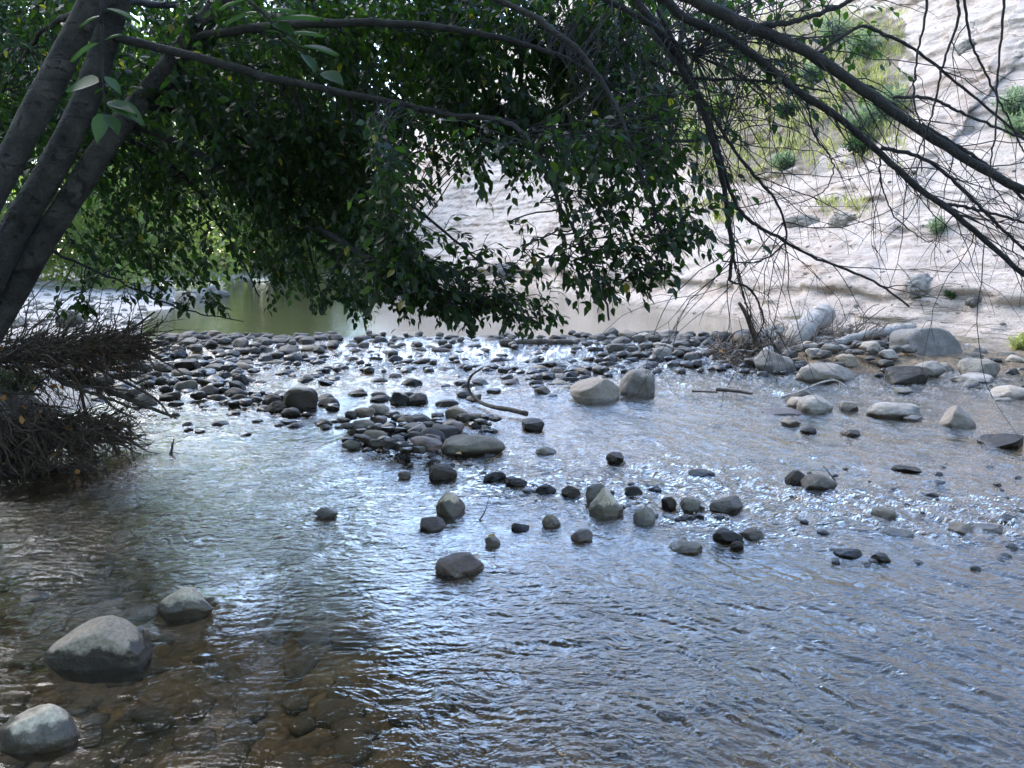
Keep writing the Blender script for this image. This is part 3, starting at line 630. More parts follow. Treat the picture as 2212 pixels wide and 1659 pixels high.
# waves: anisotropic ripples following the current, stronger in the riffles
def ani(x, y, ang, la, lb, s):
    a = x * math.cos(ang) + y * math.sin(ang); b = -x * math.sin(ang) + y * math.cos(ang)
    return n2(a / la, b / lb, s)
wx = X + .10 * n2(X * 1.7, Y * 1.7, 11) + .03 * n2(X * 6, Y * 6, 12); wy = Y + .10 * n2(X * 1.7, Y * 1.7, 13) + .03 * n2(X * 6, Y * 6, 14)
wr = sm(-.6, 1.0, X - .05 * Y)
rid = lambda v: .35 - np.abs(v - .25)
h = (.0022 * ani(wx, wy, 0.15, .36, .13, 21) + .0034 * rid(ani(wx, wy, .05, .20, .046, 22)) + .0011 * ani(wx, wy, -.1, .09, .027, 23)) * (1 - wr)
h += (.0026 * ani(wx, wy, -1.0, .45, .14, 24) + .0038 * rid(ani(wx, wy, -.95, .24, .048, 25)) + .0012 * ani(wx, wy, -.8, .10, .028, 26)) * wr
h += .006 * n2(X * 1.1, Y * 1.1, 27) + .003 * n2(X * 2.6, Y * 2.6, 28)
px_, py_ = topx(np.stack([X.ravel(), np.maximum(Y.ravel(), .3), 0 * X.ravel()], 1)); px_ = px_.reshape(X.shape); py_ = py_.reshape(X.shape)
rif = sm(7.6, 8.6, Y) * sm(11.9, 11.0, Y)                                             # below the dam
c2 = 1000 + .085 * (px_ - 950); rif2 = np.exp(-((py_ - c2 - 20) / 70) ** 2) * sm(880, 1050, px_) # second riffle line
rif2 = np.where(Y > .5, rif2, 0)
calm = sm(.1, .5, n2(X * .7, Y * .9, 31)) * .5
amp = 1.0 + 1.5 * rif + 1.3 * rif2 - calm * (1 - rif) * (1 - rif2)
pool = sm(11.6, 12.3, Y)
amp = amp * (1 - .78 * sm(.5, -.7, X) * sm(4.3, 3.1, Y))
amp = amp * (1 - pool) + .16 * pool
h = h * amp * (1.75 + .9 * wr)
h += (rif * .6 + rif2) * (1 - pool) * (.010 * n2(X * 4.5, Y * 3.2, 33) + .006 * np.abs(n2(X * 9, Y * 7, 34)))
fring = 0 * X
for sx, sy, sr in taken:               # water piles up against each stone and trails a broken wake
    if sr < .045 or sy > 11: continue
    r0, r1 = np.searchsorted(ys, sy - 6 * sr - .1), np.searchsorted(ys, sy + 2.2 * sr + .1)
    xs_ = X[r0:r1]; c0 = np.searchsorted(us, (sx - 3.5 * sr - .1) / (1.4 + .78 * sy)) - 6; c1 = np.searchsorted(us, (sx + 3.5 * sr + .1) / (1.4 + .78 * max(sy - 6 * sr, .5))) + 6
    sl_ = (slice(r0, r1), slice(max(c0, 0), c1)); dx, dy = X[sl_] - sx, Y[sl_] - sy; d = np.hypot(dx, dy) / sr; a = min(sr, .12)
    ring = np.exp(-((d - 1.0) / .35) ** 2) * (.6 + .5 * np.clip(dy / sr, -1, 1)); al = -dy / sr; wk = np.exp(-((np.abs(dx) / sr - .35 * np.maximum(al, 0) - .6) / .28) ** 2) * sm(0, .8, al) * sm(5.5, 2, al)
    h[sl_] += .055 * a * ring + .055 * a * wk * (.7 + .6 * n2(X[sl_] * 9 / (1 + 3 * a), Y[sl_] * 9, 46)); fring[sl_] = np.maximum(fring[sl_], np.clip(ring, 0, 1) * sm(.1, .7, n2(X[sl_] * 22, Y[sl_] * 16, 47) + .25))
Zw = wl(X, Y) + h
drop = np.exp(-((Y - 11.0) / .45) ** 2)
foam = np.clip(drop * sm(.05, .5, fb2(X * 2.2, Y * 1.2, 3, 41) + .25) * sm(-3.0, -1.5, X) * sm(3.4, 2.0, X), 0, 1)
foam = foam * sm(-.15, .5, n2(X * 14, Y * 6, 42) + .5 * n2(X * 30, Y * 12, 43)) * .75
foam += .5 * rif * (1 - pool) * sm(.45, .8, n2(X * 6, Y * 9, 44)) * sm(10.0, 10.6, Y)
foam += .30 * rif2 * sm(.5, .85, n2(X * 8, Y * 10, 45))
foam += .22 * fring * np.clip(rif + rif2 + .15, 0, 1)
turb = .035 + .70 * pool + .10 * sm(1.5, 3.5, X) + .05 * rif
V = np.stack([X, Y, Zw], -1).reshape(-1, 3)
tag(link('water', mesh('water', V, grid(len(us), len(ys)), mat=M['water'],
    attrs={'foam': np.clip(foam, 0, 1).ravel(), 'turb': turb.ravel(), 'chop': (np.clip(amp, 0, 2.5)).ravel()})), kind='structure')


# ------------------------------------------------------------------ the leaning tree: trunks, leafy limbs, bare limbs
def path(pts, n=40):
    d = None; out = []
    for p in pts:
        d = p[2] if len(p) > 2 else d; out.append(dp(p[0], p[1], d))
    return spline(out, n)
ROOT = np.array([-3.35, 4.5, .55])
tree = empty('leaning_tree', ROOT, 'multi stemmed leaning tree with grey trunks, leafy limbs and bare drooping branches over the creek', 'tree')
def tpart(g, name, mat, parent=tree, label=None):
    o = g.obj(name, mat, parent, ROOT if parent is tree else None)
    if parent is not tree: o.matrix_parent_inverse.identity()
    if label: o['label'] = label
    return o
for pts, r0, r1, lab in [
    ([(-110, 660, 4.2), (-60, 500), (0, 385, 4.3), (60, 272), (130, 140), (190, 20, 4.3), (250, -120), (330, -330, 4.2), (420, -560)], .084, .05, None),
    ([(-120, 800, 4.5), (-60, 690), (20, 520, 4.55), (100, 385), (170, 250), (215, 130, 4.6), (255, 0), (310, -150), (400, -360, 4.6), (480, -560)], .09, .05, None),
    ([(-120, 860, 4.6), (-40, 735), (25, 640, 4.65), (90, 525), (165, 410), (250, 283), (335, 180, 4.8), (430, 60), (540, -70), (680, -260, 4.8), (800, -420)], .085, .042, None)]:
    P = path(pts, 60); r = np.linspace(r0, r1, 60); r[:10] *= np.linspace(1.25, 1, 10); g = Geo()
    V, Q, T = tube(P, r, 20); c = np.repeat(P, 20, 0); d = V[:-2] - c
    V[:-2] = c + d * (1 + .10 * n3(V[:-2] * 5, 3) + .05 * n3(V[:-2] * 14, 4))[:, None]; g.add(V, Q, T)
    for _ in range(5):                 # stub knots
        i = rng.integers(12, 50); u = unit(1)[0]; u[1] = -abs(u[1]); g.tube([P[i], P[i] + u * (r[i] + rng.uniform(.01, .03))], [.035, .02], 7)
    tpart(g, 'trunk', M['bark'])

LIMBS = [  # points (px, py, distance), base radius, tip radius
 ([(225, 75, 4.6), (330, 100, 4.5), (480, 138, 4.4), (570, 165), (700, 192), (830, 218, 4.3), (960, 246), (1100, 262, 4.3), (1230, 300, 4.4), (1400, 306, 4.5), (1560, 298, 4.6)],   .025, .009),
 ([(265, 262, 4.75), (387, 309, 4.9), (457, 352), (527, 394, 5.0), (640, 460), (700, 500, 4.7), (800, 560, 4.3), (900, 610, 4.0), (1040, 655, 3.8), (1170, 700, 3.7)], .028, .006),
 ([(330, 185, 4.8), (430, 190, 5.0), (527, 243), (598, 288, 5.2), (700, 340), (778, 382, 5.2), (880, 440), (960, 500, 5.1), (1040, 570, 5.0)], .026, .006),
 ([(300, 225, 4.8), (422, 253, 5.4), (520, 300, 5.7), (600, 380, 5.9), (650, 480, 6.0), (680, 580, 6.0), (700, 680, 6.0)], .022, .005),
 ([(90, 530, 4.65), (123, 548, 4.7), (240, 600, 4.9), (387, 666, 5.0), (527, 694, 5.0)], .012, .003),
 ([(405, 85, 4.8), (560, 60, 4.5), (760, 50, 4.3), (960, 60, 4.2), (1150, 100, 4.2), (1300, 170, 4.2), (1400, 260, 4.2)], .028, .006),
 ([(540, -70, 4.8), (800, -80, 4.2), (1050, -10, 3.8), (1230, 90, 3.5), (1330, 230, 3.4), (1390, 380, 3.3), (1425, 520, 3.3), (1400, 640, 3.3)], .018, .0035),
 ([(960, 246, 4.3), (1080, 262, 4.0), (1139, 299, 3.8), (1190, 400, 3.6), (1230, 480, 3.5), (1265, 548, 3.4), (1300, 630, 3.4), (1315, 690, 3.4)], .014, .004),
 ([(250, 283, 4.75), (330, 330, 5.5), (420, 400, 6.0), (470, 480, 6.3), (520, 560, 6.5), (560, 640, 6.5)], .02, .005),
 ([(330, -330, 4.2), (600, -250, 4.0), (900, -140, 3.8), (1150, -60, 3.7), (1350, 20, 3.7), (1500, 120, 3.7)], .03, .008),
 ([(190, 20, 4.3), (100, 60, 5.0), (30, 150, 5.6), (-30, 260, 6.0)], .02, .006),
 ([(255, 0, 4.6), (300, -90, 6.0), (480, 40, 7.5), (700, 120, 8.3), (900, 190, 8.6)], .03, .006),
 ([(190, 20, 4.3), (130, -60, 6.0), (70, 60, 7.6), (0, 200, 8.2)], .03, .006),
 ([(310, -150, 4.6), (420, -160, 6.2), (650, -20, 7.6), (860, 60, 8.2), (1050, 120, 8.4)], .03, .006),
 ([(255, 0, 4.6), (420, 20, 5.6), (600, 70, 6.4), (780, 150, 6.8), (900, 260, 7)], .022, .006),
]
limb_pts = []; limb_geo = []; leaf_geo = []
for pts, r0, r1 in LIMBS:
    P = path(pts, 44); P += .012 * np.stack([n2(np.arange(44) * .5, np.full(44, 3. * k), len(limb_geo)) for k in range(3)], 1)
    g = Geo(); g.tube(P, np.linspace(r0, r1, 44), 8); limb_pts.append(P); limb_geo.append(g); leaf_geo.append(Geo())
ALLP = np.concatenate(limb_pts); OWN = np.repeat(np.arange(len(LIMBS)), 44)
def leafy(g, lg, P, spacing, size, tint0=0., simple=False, tmax=.95):
    L = np.concatenate([[0], np.cumsum(np.linalg.norm(np.diff(P, axis=0), axis=1))]); n = int(L[-1] / spacing)
    if n < 1: return
    s = (np.arange(n) + rng.random(n) * .6 + .4) / n * L[-1]
    Q = np.stack([np.interp(s, L, P[:, k]) for k in range(3)], 1); T = np.gradient(P, axis=0)
    T = np.stack([np.interp(s, L, T[:, k]) for k in range(3)], 1); T /= np.linalg.norm(T, axis=1)[:, None] + 1e-9
    side = np.cross(T, [0, 0, 1.]); side /= np.linalg.norm(side, axis=1)[:, None] + 1e-9
    alt = np.where(np.arange(n) % 2, 1, -1)[:, None]
    D = .75 * T + .75 * alt * side + np.array([0, 0, -.45]) + .45 * rng.normal(size=(n, 3))
    N = np.array([0, 0, 1.]) + .55 * rng.normal(size=(n, 3))
    V, F, k = leaves(Q + .008 * D, D, N, size * rng.uniform(.6, 1.15, n), rng.uniform(.85, 1.15), simple)
    tint = np.clip(tint0 + rng.beta(2, 2.2, n) * .8 + np.where(rng.random(n) < .02, .6, 0), 0, tmax); lg.add(V, T=F, a=np.repeat(tint, k))
def twig(start, seed_pt, end_dir, length, g, lg, r=.004, spacing=.032, size=.066, sub=3):
    e = seed_pt + end_dir * length; e[2] -= .25 * length * length
    a = start + (seed_pt - start) * .5 + np.array([0, 0, .05 * np.linalg.norm(seed_pt - start)])
    P = spline([start, a, seed_pt, seed_pt + (e - seed_pt) * .5 + np.array([0, 0, .04]), e], 14); P[1:] += .008 * rng.normal(size=(13, 3))
    g.tube(P, np.linspace(r, .0012, 14), 4, cap=False); leafy(g, lg, P[4:], spacing, size)
    for _ in range(sub):
        i = rng.integers(5, 12); d = end_dir * .6 + unit(1)[0] * .7 + np.array([0, 0, -.35]); d /= np.linalg.norm(d); l = length * rng.uniform(.3, .6)
        q = spline([P[i], P[i] + d * l * .5 + [0, 0, .02], P[i] + d * l + [0, 0, -.15 * l]], 7); g.tube(q, np.linspace(.0022, .001, 7), 3, cap=False); leafy(g, lg, q, spacing, size)
CAN = [
 ([(-420, -420), (60, -420), (60, 100), (-40, 330), (-420, 330)], 70, (5.2, 7.2), (.2, .1, -.5)),
 ([(-60, -90), (330, -90), (420, 100), (330, 330), (-60, 340)], 130, (6.0, 8.6), (.3, .2, -.5)),
 ([(330, -90), (1000, -90), (1000, 180), (700, 300), (330, 330)], 180, (6.3, 8.8), (.4, 0, -.5)),  # polygon, number of twigs, distance range, mean direction
 ([(-20, -60), (480, -60), (420, 150), (330, 190), (330, 330), (230, 330), (-20, 300)], 90, (4.9, 6.5), (.3, .1, -.5)),
 ([(380, -60), (950, -60), (950, 240), (700, 330), (430, 310), (330, 180)], 260, (4.5, 6.4), (.6, 0, -.5)),
 ([(920, -60), (1330, -60), (1440, 40), (1470, 210), (1330, 300), (950, 260)], 200, (4.3, 5.6), (.6, 0, -.6)),
 ([(340, 290), (700, 260), (860, 290), (850, 420), (890, 500), (960, 600), (880, 620), (740, 550), (640, 520), (560, 480), (500, 430), (430, 380)], 180, (4.6, 6.0), (.7, -.05, -.5)),
 ([(740, 560), (920, 540), (1050, 600), (1130, 660), (1000, 680), (860, 660)], 80, (3.5, 4.0), (.9, -.1, -.35)),
 ([(950, 260), (1330, 250), (1450, 200), (1480, 420), (1440, 540), (1330, 400), (1220, 420), (1060, 300)], 50, (3.3, 3.8), (.45, 0, -.8)),
 ([(1060, 430), (1220, 410), (1470, 430), (1490, 560), (1400, 640), (1290, 660), (1100, 540)], 44, (3.2, 3.6), (.7, 0, -.45)),
 ([(1240, 520), (1400, 500), (1440, 600), (1330, 660), (1270, 620)], 16, (3.2, 3.6), (.6, 0, -.6)),
 ([(880, 640), (1100, 650), (1170, 690), (960, 700)], 12, (3.5, 3.9), (.7, 0, -.6)),
 ([(620, 600), (860, 620), (900, 680), (700, 690)], 9, (4.4, 5.2), (.5, 0, -.7)),
 ([(440, 470), (640, 530), (740, 600), (800, 640), (620, 620), (500, 560)], 16, (5.2, 6.4), (.5, 0, -.7)),
 ([(250, 600), (420, 640), (520, 660), (380, 670)], 9, (4.8, 5.1), (.7, 0, -.5)),
 ([(210, 300), (400, 330), (400, 420), (300, 480), (220, 440)], 16, (5.2, 6.4), (.5, 0, -.6)),
 ([(120, 440), (420, 480), (440, 590), (240, 600), (140, 560)], 16, (5.0, 6.4), (.7, 0, -.5)),
 ([(80, 610), (200, 640), (280, 640), (120, 690)], 6, (4.7, 5.0), (.6, 0, -.6)),
 ([(1480, -40), (1900, -40), (1900, 60), (1650, 190), (1500, 150)], 16, (3.6, 4.4), (.7, 0, -.5)),
]
for poly, cnt, (d0, d1), md in CAN:
    xs = [p[0] for p in poly]; yy = [p[1] for p in poly]; got = 0
    while got < cnt:
        px, py = rng.uniform(min(xs), max(xs)), rng.uniform(min(yy), max(yy))
        if not inpoly(np.array([px]), np.array([py]), poly)[0]: continue
        dd_ = rng.uniform(d0, d1); dd_ = 3.3 + .6 * rng.random() if px > 790 and py > 270 and 4 < dd_ < 6.3 else dd_
        s = dp(px, py, dd_); dv = ALLP - s
        cost = np.linalg.norm(dv, axis=1) + .35 * np.maximum(0, dv[:, 0]) + .3 * np.maximum(0, -dv[:, 2]) + .12 * rng.random(len(dv)); i = int(np.argmin(cost))
        d = np.array(md) + .45 * rng.normal(size=3); d /= np.linalg.norm(d); o = OWN[i]; ln = rng.uniform(.3, .62) * (1.35 if s[1] > 6.3 else .62 if s[1] < 4.05 else 1)
        lim = np.interp(px, [0, 350, 700, 1000, 1180, 1300, 1480], [700, 655, 680, 715, 735, 675, 590]) + 28 * rng.normal()
        while ln > .06 and topx(s + d * ln * 1.25 - [0, 0, .25 * ln * ln + .06])[1][0] > lim: ln *= .75
        twig(ALLP[i].copy(), s, d, ln, limb_geo[o], leaf_geo[o], size=.066 if 4.05 < s[1] < 6.3 else .054 if s[1] < 4.1 else .085, spacing=.040 if s[1] < 4.1 else .032, sub=int(rng.integers(2, 4 if s[1] < 4.1 else 5))); got += 1
for g, lg in zip(limb_geo, leaf_geo):
    lo = tpart(g, 'limb', M['limb'])
    if lg.n:
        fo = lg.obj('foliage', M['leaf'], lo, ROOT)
# crown above and behind the frame: gives the shade the photograph was taken in
cr = Geo(); cl = Geo()
for a, b in [((400, -560), (-1.0, 3.2, 5.2)), ((480, -560), (-2.4, 2.0, 5.6)), ((800, -420), (-.4, 4.8, 4.9)), ((480, -560), (-4.2, 3.0, 6.5)), ((420, -560), (-2.6, .2, 5.4)), ((420, -560), (-4.0, 5.6, 6.0))]:
    s = dp(a[0], a[1], 4.5); P = spline([s, (s + np.array(b)) / 2 + [0, 0, .4], np.array(b)], 14); cr.tube(P, np.linspace(.045, .012, 14), 6)
n = 30000; C = np.array([[.6, 2.2, 5.6], [1.6, .6, 5.9], [.2, .2, 5.8], [-1.2, -1.6, 5.8], [1.2, -1.8, 6.0], [2.6, -.8, 6.2], [-.4, 1.8, 6.3], [-1.4, 3.2, 5.0], [-2.6, 1.6, 5.4], [-.9, 5.0, 4.9], [-4.3, 3.0, 6.3], [-2.6, .0, 5.4], [-4.2, 5.4, 5.9], [-5.4, 1.0, 5.6], [-4.8, -1.5, 5.2], [-3.3, -2.2, 5.2]])
ci = rng.integers(len(C), size=n); P = C[ci] + unit(n) * (rng.random((n, 1)) ** .45) * np.array([1.35, 1.35, .9]); P = P + .25 * rng.normal(size=(n, 3))
keep = (P[:, 2] - CAM_H) / np.maximum(P[:, 1], .01) > .42; keep |= P[:, 1] < .5; P = P[keep]; n = len(P)
V, F, k_ = leaves(P, unit(n) + [0, 0, -.4], np.array([0, 0, 1.]) + .8 * rng.normal(size=(n, 3)), rng.uniform(.08, .13, n), 1.2, True); cl.add(V, T=F, a=np.repeat(rng.beta(2, 2, n) * .85, k_))
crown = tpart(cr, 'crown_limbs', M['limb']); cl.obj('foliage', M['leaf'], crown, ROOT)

# bare limbs and drooping bare twigs at upper right
J0 = dp(800, -420, 4.8)
BARE = [
 ([(800, -420, 4.8), (1100, -230, 4.2), (1400, -55, 3.6), (1500, 0, 3.4), (1600, 50), (1680, 82), (1760, 122, 3.3), (1880, 205), (1990, 282, 3.2), (2090, 345), (2212, 412, 3.1), (2420, 520, 3.0)], .030, .016),
 ([(700, -300, 4.8), (1100, -130, 4.2), (1400, -20, 3.7), (1470, 35, 3.6), (1560, 75), (1640, 130), (1720, 195, 3.5), (1800, 245), (1900, 330), (1960, 385, 3.4), (2050, 455), (2130, 520), (2212, 592, 3.3), (2330, 690, 3.2)], .023, .009),
 ([(1330, -60, 3.9), (1434, 80, 3.8), (1495, 190), (1535, 290, 3.7), (1560, 390), (1575, 480), (1582, 540), (1576, 608, 3.7)], .020, .008),
 ([(1400, 60, 3.8), (1480, 160, 3.7), (1540, 250), (1590, 330), (1640, 390, 3.7), (1680, 440), (1698, 500), (1690, 530), (1640, 565), (1560, 565, 3.7)], .010, .003),
 ([(1420, 20, 3.9), (1500, 180), (1545, 300, 3.8), (1585, 432), (1625, 480), (1680, 512), (1750, 552), (1831, 583), (1900, 615), (1964, 662, 3.7)], .012, .005),
 ([(1400, 130, 3.8), (1480, 165), (1600, 172, 3.7), (1700, 180), (1790, 200)], .009, .004),
 ([(1640, 55, 3.4), (1720, 45), (1830, 5, 3.4), (1900, -40)], .014, .008),
 ([(1760, 122, 3.3), (1850, 60), (1900, 70), (1980, 110, 3.3), (2080, 190), (2212, 300), (2300, 380)], .008, .004),
 ([(1930, 210, 3.2), (2010, 213), (2080, 245, 3.2), (2212, 300), (2330, 350)], .007, .004),
 ([(1990, 268, 3.2), (2100, 335, 3.2), (2160, 380), (2212, 430), (2300, 500)], .008, .004),
 ([(1905, 318, 3.4), (2000, 345, 3.4), (2080, 410), (2150, 480), (2212, 540), (2290, 620)], .009, .005),
 ([(2040, 442, 3.4), (2100, 450, 3.4), (2212, 480), (2300, 500)], .008, .004),
 ([(1582, 545, 3.7), (1600, 610), (1620, 690, 3.7), (1640, 730)], .005, .002),
 ([(1576, 608, 3.7), (1620, 625), (1648, 680), (1640, 720), (1600, 770, 3.7)], .006, .002),
 ([(2000, -40, 3.0), (1998, 30), (1980, 130, 3.0), (1975, 220), (1995, 300), (1990, 370)], .005, .002),
 ([(2170, -40, 3.0), (2165, 60), (2155, 180, 3.0), (2150, 290), (2140, 390), (2200, 470)], .005, .002),
 ([(2060, -40, 3.1), (2070, 40), (2040, 130, 3.1), (2015, 240), (1995, 300), (1960, 380)], .006, .002),
 ([(2080, -30, 3.1), (2095, 80), (2130, 160, 3.1), (2180, 260), (2212, 330)], .005, .003),
 ([(1735, 180, 3.5), (1760, 290, 3.5), (1795, 340), (1798, 380), (1770, 420), (1700, 445)], .004, .002),
 ([(1900, 340, 3.4), (1905, 400, 3.4), (1935, 470), (2000, 520), (2020, 515)], .004, .002),
]
bare_geo = []
for bi, (pts, r0, r1) in enumerate(BARE):
    P = path(pts, 46); P += .006 * np.stack([n2(np.arange(46) * .8, np.full(46, 3. * k), 40 + bi) for k in range(3)], 1)
    g = Geo(); k8 = 10 if r0 > .02 else 6; r = np.linspace(r0, r1, 46) * (1 + .16 * n2(np.arange(46) * 1.7, np.full(46, 1.), bi)); g.tube(P, r, k8)
    nt_ = 44 if bi < 2 else (16 if r0 > .008 else 4)
    for _ in range(nt_):               # side twigs
        i = rng.integers(6, 44); px = topx(P[i])[0][0]
        T = P[min(i + 1, 45)] - P[i - 1]; T /= np.linalg.norm(T); d = T * .8 + .8 * unit(1)[0] * [1, .5, 1]; d /= np.linalg.norm(d); l = rng.uniform(.12, .75) * (1.15 if bi < 5 else .6)
        q = [P[i]]; v = d.copy(); st = l / 9
        for m_ in range(10): v = v + np.array([.06, 0, -.055]) + .17 * rng.normal(size=3) * [1, .5, 1]; v /= np.linalg.norm(v); q.append(q[-1] + v * st)
        q = np.array(q); rr = min(r[i] * .5, .0028); g.tube(q, np.linspace(rr, .0009, 11), 4, cap=False)
        for _ in range(rng.integers(1, 4)):
            j = rng.integers(2, 9); w = (q[j + 1] - q[j]) / st + .9 * unit(1)[0] * [1, .5, 1]; w /= np.linalg.norm(w); l2 = rng.uniform(.06, .22)
            g.tube(spline([q[j], q[j] + w * l2 * .5, q[j] + w * l2 + [0, 0, -.3 * l2]], 6), np.linspace(.0016, .0007, 6), 3, cap=False)
    bare_geo.append(g)
for g in bare_geo: tpart(g, 'bare_limb', M['limb'])
g = Geo(); lg = Geo()                  # tangle of fine dead twigs at the top middle
for _ in range(150):
    px, py = rng.uniform(1180, 1720), rng.uniform(-40, 330); d0 = rng.uniform(3.5, 4.3); s = dp(px, py, d0); v = np.array([rng.normal() * .5 + .2, rng.normal() * .25, -.6 + rng.normal() * .5]); q = [s]
    for _ in range(12): v = v + np.array([0, 0, -.08]) + .22 * rng.normal(size=3) * [1, .5, 1]; v /= np.linalg.norm(v); q.append(q[-1] + v * rng.uniform(.03, .06))
    q = np.array(q); pr = ALLP[np.argmin(np.linalg.norm(ALLP - s, axis=1))]; bp = q[0] + (pr - q[0]) * .5; q = np.concatenate([spline([pr, bp + [0, 0, .04], q[0]], 6)[:-1], q])
    g.tube(q, np.linspace(.003, .0008, len(q)), 4, cap=False)
tpart(g, 'dead_twigs', M['limb'])
# near leaves at top left, sprigs hanging close to the viewer
for nm, tw, lvs in [
    ('leafy_twig', [(225, -420, 3.9), (230, -200, 2.6), (221, -40, 2.0), (221, 60, 1.95), (222, 150), (226, 215), (229, 250)],
     [(226, 240, 207, 305, 2.0), (226, 245, 256, 285, 1.2), (222, 170, 140, 190, 1.6), (224, 160, 262, 200, 1.3), (221, 95, 150, 125, 1.2), (222, 98, 262, 70, 1.1), (224, 215, 310, 262, 1.3), (221, 40, 170, 52, 1.0), (221, 20, 300, 40, 1.2), (228, 225, 292, 240, 1.0)]),
    ('leafy_twig', [(700, -420, 3.9), (560, -200, 2.6), (520, -40, 2.2), (570, 30, 2.15), (610, 70), (660, 120), (700, 160), (730, 180)],
     [(585, 45, 635, 70, 1.0), (605, 75, 575, 62, 1.0), (620, 80, 650, 98, 1.0), (655, 118, 682, 152, 1.2), (690, 160, 740, 178, 1.0), (560, 20, 480, 45, 1.0), (560, 20, 640, 18, 1.0), (600, 40, 690, 30, 1.0), (640, 40, 700, 70, 1.0), (530, 5, 470, 15, 1.0), (650, 100, 730, 110, 1.1)])]:
    g = Geo(); lg = Geo(); P = path(tw, 30); g.tube(P, np.linspace(.006, .0012, 30), 6); d = tw[-4][2] if len(tw[-4]) > 2 else 2.0
    d = 1.95 if tw[0][0] == 225 else 2.15
    for a, b, c, e, wd in lvs:
        A, Bp = dp(a, b, d), dp(c, e, d - .015 + .015 * rng.normal()); i = np.argmin(np.linalg.norm(P - A, axis=1)); st = P[i]
        D = Bp - st; l = np.linalg.norm(D); g.tube([st, st + D * .12], .0012, 4, cap=False)
        N = np.array([rng.normal() * .3, -.7, .7]) if wd > 1.4 else np.array([rng.normal() * .4, -.3, .9])
        V, F, k_ = leaves((st + D * .1)[None], D[None], N[None], l * .95, 1.0, 'fine'); lg.add(V, T=F, a=rng.uniform(.2, .7))
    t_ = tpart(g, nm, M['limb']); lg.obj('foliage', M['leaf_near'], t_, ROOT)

# ------------------------------------------------------------------ debris tangle and roots on the left bank
def tangle(name, label, cat, boxes, mat, root, dead=0, rmax=.006):
    e = empty(name, root, label, cat); g = Geo(); root = np.array(root)
    for (c, ext, md, n_, l0, l1) in boxes:
        for _ in range(n_):
            s = np.array(c) + np.array(ext) * rng.uniform(-1, 1, 3); v = np.array(md) + .5 * rng.normal(size=3); v /= np.linalg.norm(v); l = rng.uniform(l0, l1); q = [s]
            for _ in range(8): v = v + .28 * rng.normal(size=3); v /= np.linalg.norm(v); q.append(q[-1] + v * l / 8)
            r = rmax * rng.random() ** 2.2 + .0016; g.tube(np.array(q), np.linspace(r, r * .4, 9), 4 if r < .006 else 6, rng.random())
    g.obj('twigs', mat, e, root)
    for _ in range(11):
        c, ext, md = boxes[rng.integers(len(boxes))][:3]; s0 = np.array(c) + np.array(ext) * rng.uniform(-1, .2, 3); d = np.array(md) + .3 * rng.normal(size=3); d /= np.linalg.norm(d); l = rng.uniform(.3, .8); k = np.array([.06, .06, .04]); g = Geo()
        q = spline([s0, s0 + d * l * .35 + k * rng.normal(size=3), s0 + d * l * .7 + k * rng.normal(size=3), s0 + d * l], 16); r = rng.uniform(.009, .024); g.tube(q, np.linspace(r, r * .45, 16) * (1 + .2 * n2(np.arange(16) * .9, np.zeros(16), int(rng.integers(50)))), 8)
        for j in (5, 9, 12): u = d * .7 + .7 * unit(1)[0]; g.tube([q[j], q[j] + u * .05, q[j] + u * rng.uniform(.08, .18)], np.linspace(r * .45, r * .15, 3), 5)
        g.obj('branch', M['wetwood'] if 'heap' not in name else M['drift'], e, root)
    if dead:
        lg = Geo(); P = np.concatenate([np.array(b[0]) + np.array(b[1]) * rng.uniform(-1, 1, (dead, 3)) for b in boxes]); m_ = len(P)
        V, F, k_ = leaves(P, unit(m_), unit(m_), rng.uniform(.04, .08, m_), 1.1); lg.add(V, T=F, a=np.repeat(rng.random(m_) * .9, k_)); lg.obj('dead_leaves', M['dead_leaf'], e, root)
    return e
a1, a2, a3 = dp(120, 752, 5.6), dp(215, 748, 5.5), dp(40, 770, 5.5)
tangle('debris_tangle', 'brown tangle of flood washed twigs overhanging the left bank above the shallows', 'debris',
    [(a1, (.50, .35, .05), (1.4, 0, .0), 420, .25, .7), (a2, (.24, .25, .06), (1.2, 0, -.1), 380, .12, .36), (a3, (.35, .3, .06), (1, 0, .0), 220, .3, .8), (dp(200, 790, 5.6), (.26, .25, .06), (.5, 0, -.8), 70, .10, .3), (dp(90, 830, 5.6), (.3, .2, .05), (.4, 0, -.6), 40, .12, .4)], M['twig'], (a1[0], a1[1], .55), 10)
b1 = dp(110, 920, 5.4); b2 = dp(40, 930, 5.3)
tangle('root_mass', 'dark mass of roots and dead twigs hanging from the left bank into the water', 'roots',
    [(b1, (.34, .22, .08), (.8, -.1, -.55), 420, .12, .40), (b2, (.26, .2, .2), (.3, -.1, -1), 380, .2, .5), (dp(190, 925, 5.7), (.26, .2, .10), (1, -.1, -.5), 300, .15, .5), (dp(90, 1000, 5.2), (.3, .12, .06), (.5, 0, -.6), 110, .1, .35)], M['twig'], (b2[0], b2[1], .1), 9, .008)
